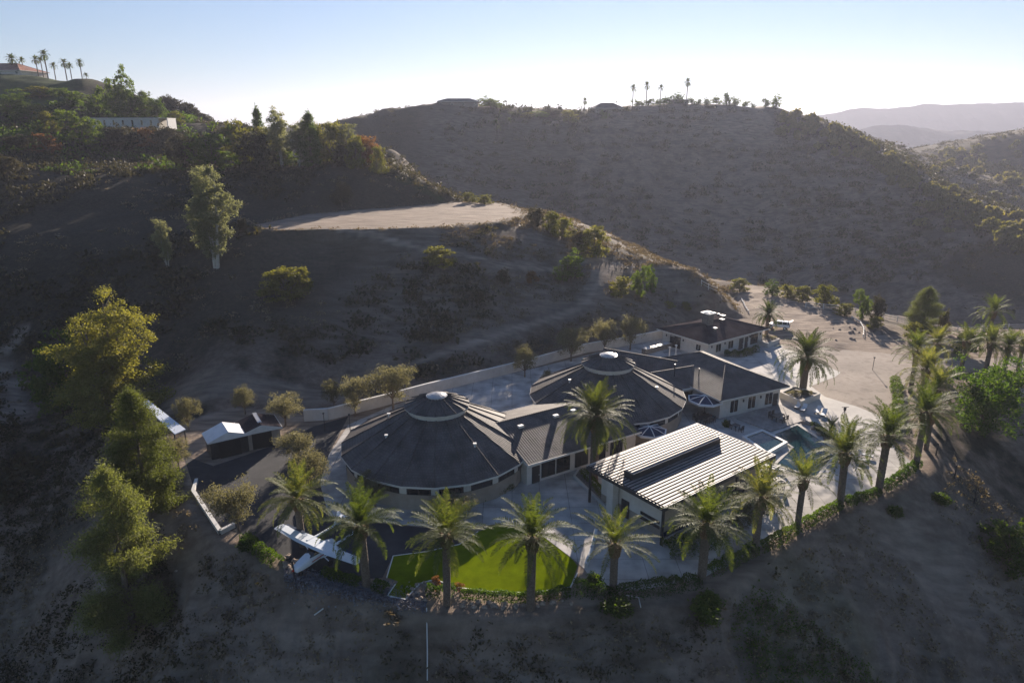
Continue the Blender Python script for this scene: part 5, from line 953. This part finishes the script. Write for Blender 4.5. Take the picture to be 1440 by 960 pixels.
for s_ in (-1, 1):
    yy = [0, 2.0 * s_, 5.6 * s_]; ch = [(.85, -.75), (.85, -.75), (.6, -.45)]; zz = [2.05, 2.08, 2.2]; th = [.1, .1, .05]
    for i in range(2):
        P8 = []
        for j in (i, i + 1): f, b_ = ch[j]; P8.append([(f, yy[j], zz[j]), (f - .3, yy[j], zz[j] + th[j]), (b_, yy[j], zz[j] + .01), (f - .3, yy[j], zz[j] - th[j] * .6)])
        for k in range(4): q = [P8[0][k], P8[0][(k + 1) % 4], P8[1][(k + 1) % 4], P8[1][k]]; wg.face(q if s_ < 0 else q[::-1])
    wg.face(P8[1] if s_ > 0 else P8[1][::-1])
wo = wg.build('wing', M['plane'], t)
for s_ in (-1, 1):
    q = MB(); q.box((-.62, 3.9 * s_, 2.16), (.3, 2.6, .04)); q.build('aileron', M['navy'], wo)
    q = MB(); q.tube([(.35, .6 * s_, .95), (.2, 2.2 * s_, 2.0)], .05, 6); q.build('wing_strut', M['plane'], t)
    q = MB(); q.tube([(.2, 1.3 * s_, 2.05), (-1.2, 1.3 * s_, 1.95), (-4.0, 1.3 * s_, 1.9)], [.17, .13, .08], 8); q.build('tail_boom', M['plane'], t)
    q = MB(); P5 = [(-3.2, 1.85), (-4.1, 1.7), (-4.35, 2.0), (-4.3, 3.2), (-3.85, 3.2)]
    q.face([(x, 1.3 * s_ + .05, z) for x, z in P5]); q.face([(x, 1.3 * s_ - .05, z) for x, z in P5[::-1]])
    for k in range(5): a, b_ = P5[k], P5[(k + 1) % 5]; q.face([(a[0], 1.3 * s_ + .05, a[1]), (a[0], 1.3 * s_ - .05, a[1]), (b_[0], 1.3 * s_ - .05, b_[1]), (b_[0], 1.3 * s_ + .05, b_[1])])
    q.build('tail_fin', M['plane'], t)
    q = MB(); q.tube([(-.1, .5 * s_, .9), (-.3, 1.15 * s_, .3)], .05, 6); q.build('landing_gear', M['plane'], t)
    q = MB(); q.tube([(-.3, 1.08 * s_, .27), (-.3, 1.24 * s_, .27)], .27, 14); q.build('wheel', M['rubber'], t)
q = MB(); q.box((-3.95, 0, 2.75), (.7, 2.5, .06)); q.build('tailplane', M['plane'], t); q = MB(); q.tube([(2.3, 0, .8), (2.35, 0, .3)], .05, 6); q.tube([(2.35, -.07, .22), (2.35, .07, .22)], .22, 12); q.build('nose_wheel', M['rubber'], t)
for x in (3.1, -2.05):
    q = MB(); q.box((x, 0, 1.05 if x > 0 else 1.3), (.04, .16, 1.9)); q.build('propeller', M['dark'], t); q = MB(); zc = 1.0 if x > 0 else 1.3; q.tube([(x, 0, zc), (x + .25 * (1 if x > 0 else -1), 0, zc)], [.14, .02], 10); q.build('spinner', M['red'], t)
q = MB(); q.box((.1, .615, 1.15), (2.6, .02, .08)); q.box((.1, -.615, 1.15), (2.6, .02, .08)); q.build('stripe', M['red'], t)

# ------------------------------------------------------------------ the white car with its hatch open
pc = at(1094, 463, .0); cz_ = tz(pc[0], pc[1]); t = thing('parked_car', 'white estate car parked on the rough yard with its tailgate open', 'car', (pc[0], pc[1], cz_), math.radians(155))
b_ = MB(); secs = [(2.25, .62, .72, .18), (2.15, .66, .84, .30), (1.2, .74, .9, .38), (.0, .74, .91, .40), (-1.6, .74, .91, .40), (-2.15, .74, .88, .36), (-2.25, .72, .82, .28)]; loft(b_, secs, 16); b_.build('body', M['paint'], t)
b_ = MB(); loft(b_, [(1.15, 1.1, .72, .06), (.55, 1.3, .72, .28), (-.1, 1.34, .72, .36), (-1.6, 1.34, .71, .35), (-2.1, 1.25, .68, .22)], 16); b_.build('windows', M['glass'], t)
b_ = MB(); b_.box((-.7, 0, 1.68), (2.3, 1.28, .06)); b_.build('roof', M['paint'], t)
for s_ in (-1, 1):
    for x in (.15, -.75, -1.7): b_ = MB(); b_.box((x, .7 * s_, 1.33), (.09, .07, .62)); b_.build('pillar', M['paint'], t)
    for x in (1.4, -1.35):
        b_ = MB(); b_.tube([(x, .78 * s_, .34), (x, .95 * s_, .34)], .34, 16); wo = b_.build('wheel', M['rubber'], t); b_ = MB(); b_.tube([(x, .94 * s_, .34), (x, .965 * s_, .34)], .2, 12); b_.build('rim', M['plane'], wo)
    b_ = MB(); b_.box((2.2, .6 * s_, .72), (.12, .3, .16)); b_.build('headlight', M['dome'], t); b_ = MB(); b_.box((-2.24, .72 * s_, .85), (.06, .16, .34)); b_.build('tail_light', M['red'], t)
    b_ = MB(); b_.box((.75, .98 * s_, 1.12), (.16, .18, .13)); b_.build('mirror', M['paint'], t)
b_ = MB(); b_.face([(-2.05, -.6, 1.66), (-2.05, .6, 1.66), (-2.75, .58, 2.05), (-2.75, -.58, 2.05)]); b_.face([(-2.05, .6, 1.6), (-2.05, -.6, 1.6), (-2.75, -.58, 1.99), (-2.75, .58, 1.99)]); b_.face([(-2.75, -.58, 2.05), (-2.75, .58, 2.05), (-2.75, .58, 1.99), (-2.75, -.58, 1.99)]); b_.build('tailgate', M['paint'], t)
b_ = MB(); b_.box((-2.27, 0, 1.0), (.04, 1.2, .7)); b_.build('boot_shade_panel', M['rubber'], t)  # dark panel stands for the unlit boot interior

# ------------------------------------------------------------------ patio furniture
def parasol(x, y, h, r_, lab, tilt=0.25):
    p = at(x, y, .035); t = thing('patio_parasol', lab, 'parasol', p, rnd.uniform(0, 1)); b_ = MB(); b_.tube([(0, 0, 0), (0, 0, h)], .04, 8); b_.build('pole', M['dark'], t); b_ = MB(); b_.ring((0, 0), [(.4, 0), (.4, .08), (0, .1)], 12); b_.build('base', M['dark'], t)
    b_ = MB(); b_.ring((0, 0), [(r_, h - .55), (r_ * .5, h - .18), (0, h + .05)], 8); co = b_.build('canopy', M['navy'], t)
    b_ = MB(); b_.ring((0, 0), [(r_ + .02, h - .78), (r_ + .02, h - .54), (r_ * .93, h - .49)], 8)
    for k in range(8): a = k * math.pi / 4; b_.tube([(0, 0, h + .08), (r_ * .5 * math.cos(a), r_ * .5 * math.sin(a), h - .14), (r_ * math.cos(a), r_ * math.sin(a), h - .5)], .07, 4, False)
    b_.build('valance', M['canvas'], co); return t
parasol(990, 582, 2.9, 2.6, 'navy parasol with white stripes beside the farther round house'); parasol(912, 627, 2.8, 2.3, 'navy parasol with white stripes in front of the farther round house door')
def chair(p, rz, lab, grp, mat='dark'):
    t = thing('patio_chair', lab, 'chair', p, rz, grp); b_ = MB(); b_.box((0, 0, .42), (.55, .55, .07)); b_.build('seat', M[mat], t); b_ = MB(); b_.box((-.25, 0, .74), (.06, .55, .55)); b_.build('backrest', M[mat], t)
    for sx in (-.23, .23):
        for sy in (-.23, .23): b_ = MB(); b_.box((sx, sy, .19), (.05, .05, .38)); b_.build('leg', M['dark'], t)
    return t
def table(p, rz, lab, sx=1.6, sy=.9, mat='dark'):
    t = thing('patio_table', lab, 'table', p, rz); b_ = MB(); b_.box((0, 0, .73), (sx, sy, .06)); b_.build('tabletop', M[mat], t)
    for a in (-1, 1):
        for c in (-1, 1): b_ = MB(); b_.box((a * (sx / 2 - .1), c * (sy / 2 - .1), .35), (.07, .07, .7)); b_.build('leg', M['dark'], t)
def dining(x, y, rz, nm, n_=4, z=.035, sx=2.0):
    p = Vector(at(x, y, z)); table(p, rz, 'dark patio table ' + nm, sx)
    u = Vector((math.cos(rz), math.sin(rz), 0)); v = Vector((-math.sin(rz), math.cos(rz), 0))
    for i in range(n_ // 2):
        o = (i - (n_ // 2 - 1) / 2) * .8
        for s_ in (-1, 1): chair(p + u * o + v * s_ * .95, rz + (math.pi / 2 if s_ < 0 else -math.pi / 2), 'dark patio chair at the table ' + nm, 'chairs at the table ' + nm)
dining(990, 592, .6, 'under the farther parasol', 6, sx=2.6); dining(1034, 604, .6, 'between east wing and spa', 2, sx=1.0); dining(1094, 590, .6, 'on the sunny deck corner', 4, z=.195); dining(1088, 682, .2, 'between spa and palms', 4)
def lounger(x, y, rz, lab, z=.035, grp=None):
    t = thing('sun_lounger', lab, 'sun lounger', at(x, y, z), rz, grp); b_ = MB(); b_.box((.3, 0, .3), (1.4, .65, .06)); b_.build('frame', M['dark'], t)
    b_ = MB(); b_.box((.3, 0, .37), (1.35, .6, .08)); b_.build('cushion', M['canvas'], t); b_ = MB(); q = [(-.38, -.3, .38), (-.38, .3, .38), (-.85, .3, .85), (-.85, -.3, .85)]; b_.face(q); b_.face([(a - .05, c, d - .06) for a, c, d in q][::-1]); b_.build('backrest', M['canvas'], t)
    for a in (-.3, .95):
        for c in (-.28, .28): b_ = MB(); b_.box((a, c, .135), (.05, .05, .27)); b_.build('leg', M['dark'], t)
for i, (x, y) in enumerate([(1122, 573), (1130, 577), (1150, 580), (1158, 584)]): lounger(x, y, -2.2, 'white sun lounger in the shadow of the planter palm', grp='white loungers by the planter')
for i, (x, y) in enumerate([(1086, 660), (1097, 664), (1206, 648), (1216, 642)]): lounger(x, y, 2.6 if i < 2 else -.6, ('white sun lounger beside the spa and pool corner', 'white sun lounger at the far sunny end of the patio')[i // 2], grp=('loungers by the spa', 'loungers at the sunny end')[i // 2])
# outdoor kitchen against the wall
p = at(924, 493, 0); t = thing('outdoor_kitchen', 'dark outdoor kitchen counter with white tops behind the farther round house', 'outdoor kitchen', p, R(36)); b_ = MB(); b_.box((0, 0, .5), (7.5, .9, .92)); b_.build('counter', M['stone'], t)
for i in range(4): b_ = MB(); b_.box((-2.8 + 1.75 * i, 0, 1.02), (1.35, .95, .1)); b_.build('countertop', M['trim'], t)
b_ = MB(); b_.box((4.4, -.1, 1.15), (.9, 1.0, 2.2)); b_.build('oven_tower', M['stone'], t); b_ = MB(); b_.box((4.4, -.1, 2.3), (1.1, 1.2, .1)); b_.build('oven_cap', M['trim'], t)
for x, y in ((941, 503), (950, 500)): pp = at(x, y, .035); tt = thing('patio_heater', 'white patio heater pillar on the kitchen terrace', 'patio heater', pp, 0, 'white patio heaters'); b_ = MB(); b_.ring((0, 0), [(.28, 0), (.28, .1), (.12, .5), (.1, 1.9), (.3, 2.0), (.02, 2.2)], 10); b_.build('column', M['trim'], tt)
# slim lamp posts, stand, signs of use
def post(x, y, h, lab, z=.035, r_=.05, name='lamp_post'):
    t = thing(name, lab, 'lamp post', at(x, y, z)); b_ = MB(); b_.tube([(0, 0, 0), (0, 0, h)], r_, 8); b_.build('pole', M['dark'], t); b_ = MB(); b_.box((0, 0, h + .1), (.24, .24, .2)); b_.build('lamp_head', M['dark'], t)
post(493, 612, 3.0, 'slim dark lamp post beside the larger round house'); post(457, 606, 2.6, 'slim dark lamp post beside the garden wall end'); post(1227, 520, 2.2, 'slim dark post on the brown driveway', z=.055)
t = thing('metal_stand', 'small dark metal stand on the concrete apron edge', 'stand', at(1187, 583, .07)); b_ = MB(); b_.tube([(0, 0, 0), (0, 0, 1.2)], .06, 6); b_.tube([(-.5, 0, 1.2), (.5, 0, 1.25)], .05, 6); b_.tube([(-.35, 0, 0), (0, 0, .8), (.35, 0, 0)], .04, 5); b_.build('frame', M['dark'], t); b_ = MB(); b_.box((0, 0, .95), (.3, .25, .5)); b_.build('box', M['dark'], t)

# ------------------------------------------------------------------ fences, rails and pipes on the slopes
def rail_fence(name, pts, h, mat, lab, nrail=3, gap=2.6, rr_=.05, pr_=.07):
    P = [Vector(p) for p in pts]; t = thing(name, lab, 'fence', tuple(P[0])); o = P[0]; ps = []
    for a, c in zip(P[:-1], P[1:]):
        n_ = max(1, int((c - a).length / gap))
        for i in range(n_): q = a.lerp(c, i / n_); ps.append(Vector((q.x, q.y, tz(q.x, q.y))))
    ps.append(Vector((P[-1].x, P[-1].y, tz(P[-1].x, P[-1].y)))); ps = ps[:70]
    for q in ps: b_ = MB(); b_.box(tuple(q - o + Vector((0, 0, h / 2 - .15))), (pr_ * 2, pr_ * 2, h + .3)); b_.build('post', M[mat], t)
    if nrail:
        b_ = MB()
        for j in range(nrail):
            for a, c in zip(ps[:-1], ps[1:]): zo = Vector((0, 0, h * (j + .8) / (nrail) - .05)); b_.tube([a - o + zo, c - o + zo], rr_, 4, False)
        b_.build('rails', M[mat], t)
    return t
rail_fence('rail_fence', [hit(986, 402), hit(996, 407), hit(1008, 412)], 1.3, 'trim', 'short white rail fence on the crest above the guest house', 2, 2.4, .05, .05)
rail_fence('rail_fence', [at(x, y, -3.2) for x, y in [(1130, 452), (1180, 456), (1240, 460), (1300, 463), (1370, 466), (1440, 469), (1500, 471)]], 1.4, 'trim', 'long white rail fence along the road behind the driveway palms', 3, 2.8, .06)
rail_fence('curved_rail', [at(x, y, .3) for x, y in [(1198, 446), (1210, 453), (1215, 462), (1214, 472)]], .6, 'trim', 'low curved white rail at the end of the rough yard', 1, 1.6, .09)
rail_fence('driveway_rail', [at(x, y, .5) for x, y in [(1043, 420), (1048, 430), (1053, 437)]], .6, 'trim', 'low white curb rail beside the small planter palm', 1, 1.6, .12)
rail_fence('slope_fence', [hit(x, y) for x, y in [(1316, 640), (1342, 672), (1370, 708), (1412, 745)]], 1.7, 'dark', 'dark post fence running down the dirt slope', 1, 3.2, .02, .06)
def pipe(pix, r_, lab, lift=.12):
    P = [Vector(hit(x, y)) + Vector((0, 0, lift)) for x, y in pix]; o = P[0]; b_ = MB(); b_.tube([p - o for p in P], r_, 6); q = b_.build('drain_pipe', M['trim'], None); q.location = o; tag(q, lab, 'pipe')
pipe([(600, 856), (600.5, 885), (601, 915), (601, 940), (601, 958)], .05, 'long white drain pipe running straight down the bank'); pipe([(442, 866), (455, 857)], .06, 'short white pipe lying on the bank below the aeroplane'); pipe([(231, 641), (250, 631)], .07, 'short white pipe on the slope beside the dark pine'), pipe([(880, 838), (898, 841), (901, 855)], .05, 'bent white pipe below the shaded hedge')
for x, y in ((1186, 781), (1194, 820), (1314, 862), (1304, 868), (248, 803), (152, 810)): p = hit(x, y); rock(p, .35, 'small white stone on the bare bank', 'small white stones on the bank')

# ------------------------------------------------------------------ buildings on the hills
def sited(x, y, Y=None): 
    if Y: d = ray(x, y); X = d[0] * Y / d[1]; return (X, Y, tz(X, Y))
    return hit(x, y)
def far_house(px_, py_, Y, rz, L, D, wallmat, roofmat, lab, slope=.3, hgt=3.2):
    p = sited(px_, py_, Y); t, ro, zr = hip('hillside_house', lab, p[0], p[1], rz, L, D, hgt, slope, wallmat, roof=roofmat); t.location.z = p[2] - (1.6 if Y > 400 else 2.0)
    for x in np.linspace(-L / 2 + 2.5, L / 2 - 2.5, 4): window(t, (x, -D / 2 + .77, 1.5), 1.5, 1.3, R(-90), 1)
    return t
far_house(2, 99, 352, R(-8), 36, 18, 'stucco', 'terracotta', 'hilltop house with red clay tile roof under the fan palms', slope=.42, hgt=2.4)
far_house(645, 152, 447, 0, 26, 12, 'stone', 'roof', 'low dark house on the skyline of the far hill'); far_house(853, 165, 468, R(8), 20, 12, 'stone', 'roof', 'steep roofed house on the far hill skyline by the road', .55); far_house(955, 149, 482, 0, 12, 8, 'stone', 'roof_flat', 'small flat topped building among skyline shrubs', .1)
p = sited(182, 176, 272); t = thing('terrace_house', 'long white walled house half hidden by trees on the hill', 'house', p, R(-3)); b_ = MB(); b_.box((0, 0, 1.2), (27, 7, 4.0)); b_.build('wall', M['stucco'], t); b_ = MB(); b_.box((0, 0, 3.3), (28, 7.6, .2)); b_.build('roof', M['trim'], t)
for i in range(7): window(t, (-11 + 3.6 * i, -3.5, 1.7), .9, 2.0, R(-90), 0)
b_ = MB(); b_.box((16.6, 0, 1.2), (.3, 6, 4.0)); b_.box((15.4, 0, 3.3), (2.7, 6.8, .16)); b_.build('carport', M['trim'], t)

# orchard rows on the far hill: thousands of small shrubs, one mass
g = np.random.default_rng(77); gx, gy = np.meshgrid(np.arange(-60, 330, 7.5), np.arange(285, 480, 8.5)); gx = gx.ravel() + g.normal(size=gx.size) * 1.1 + gy.ravel() * .25 - 80; gy = gy.ravel() + g.normal(size=gx.size) * 1.2
ok = (g.random(gx.size) > .25) & (fbm(gx / 50, gy / 50, 3, 8) > -.16); gx, gy = gx[ok], gy[ok]
scatter('orchard_rows', 'rows of small dark orchard shrubs on the far hillside', np.stack([gx, gy, terrain_z(gx, gy)], 1), 3.4, 5.6, 'L_row', 60, .15, 78, .8)
scatter('pale_scrub', 'pale dry shrubs dotted over the shaded hillside', region_pts(2600, 108, 260, -48, 6, 31, lambda x, y: cl(x, y, 14, .02, 33) & (poly_sd(x, y, [at(a, b_, -1) for a, b_ in [(190, 535), (540, 530), (520, 590), (180, 600)]]) > 0)), .7, 2.4, 'L_dry', 26, .13, 34)
scatter('clearing_weeds', 'low dry weeds round the rim of the clearing', np.array([(p[0] + dx, p[1] + dy, 19.0) for p in outline(MESA, 1.6) for dx, dy in [(rnd.gauss(0, 1), rnd.gauss(0, 1)) for _ in range(2)]]), .4, 1.3, 'L_dry', 22, .13, 35)
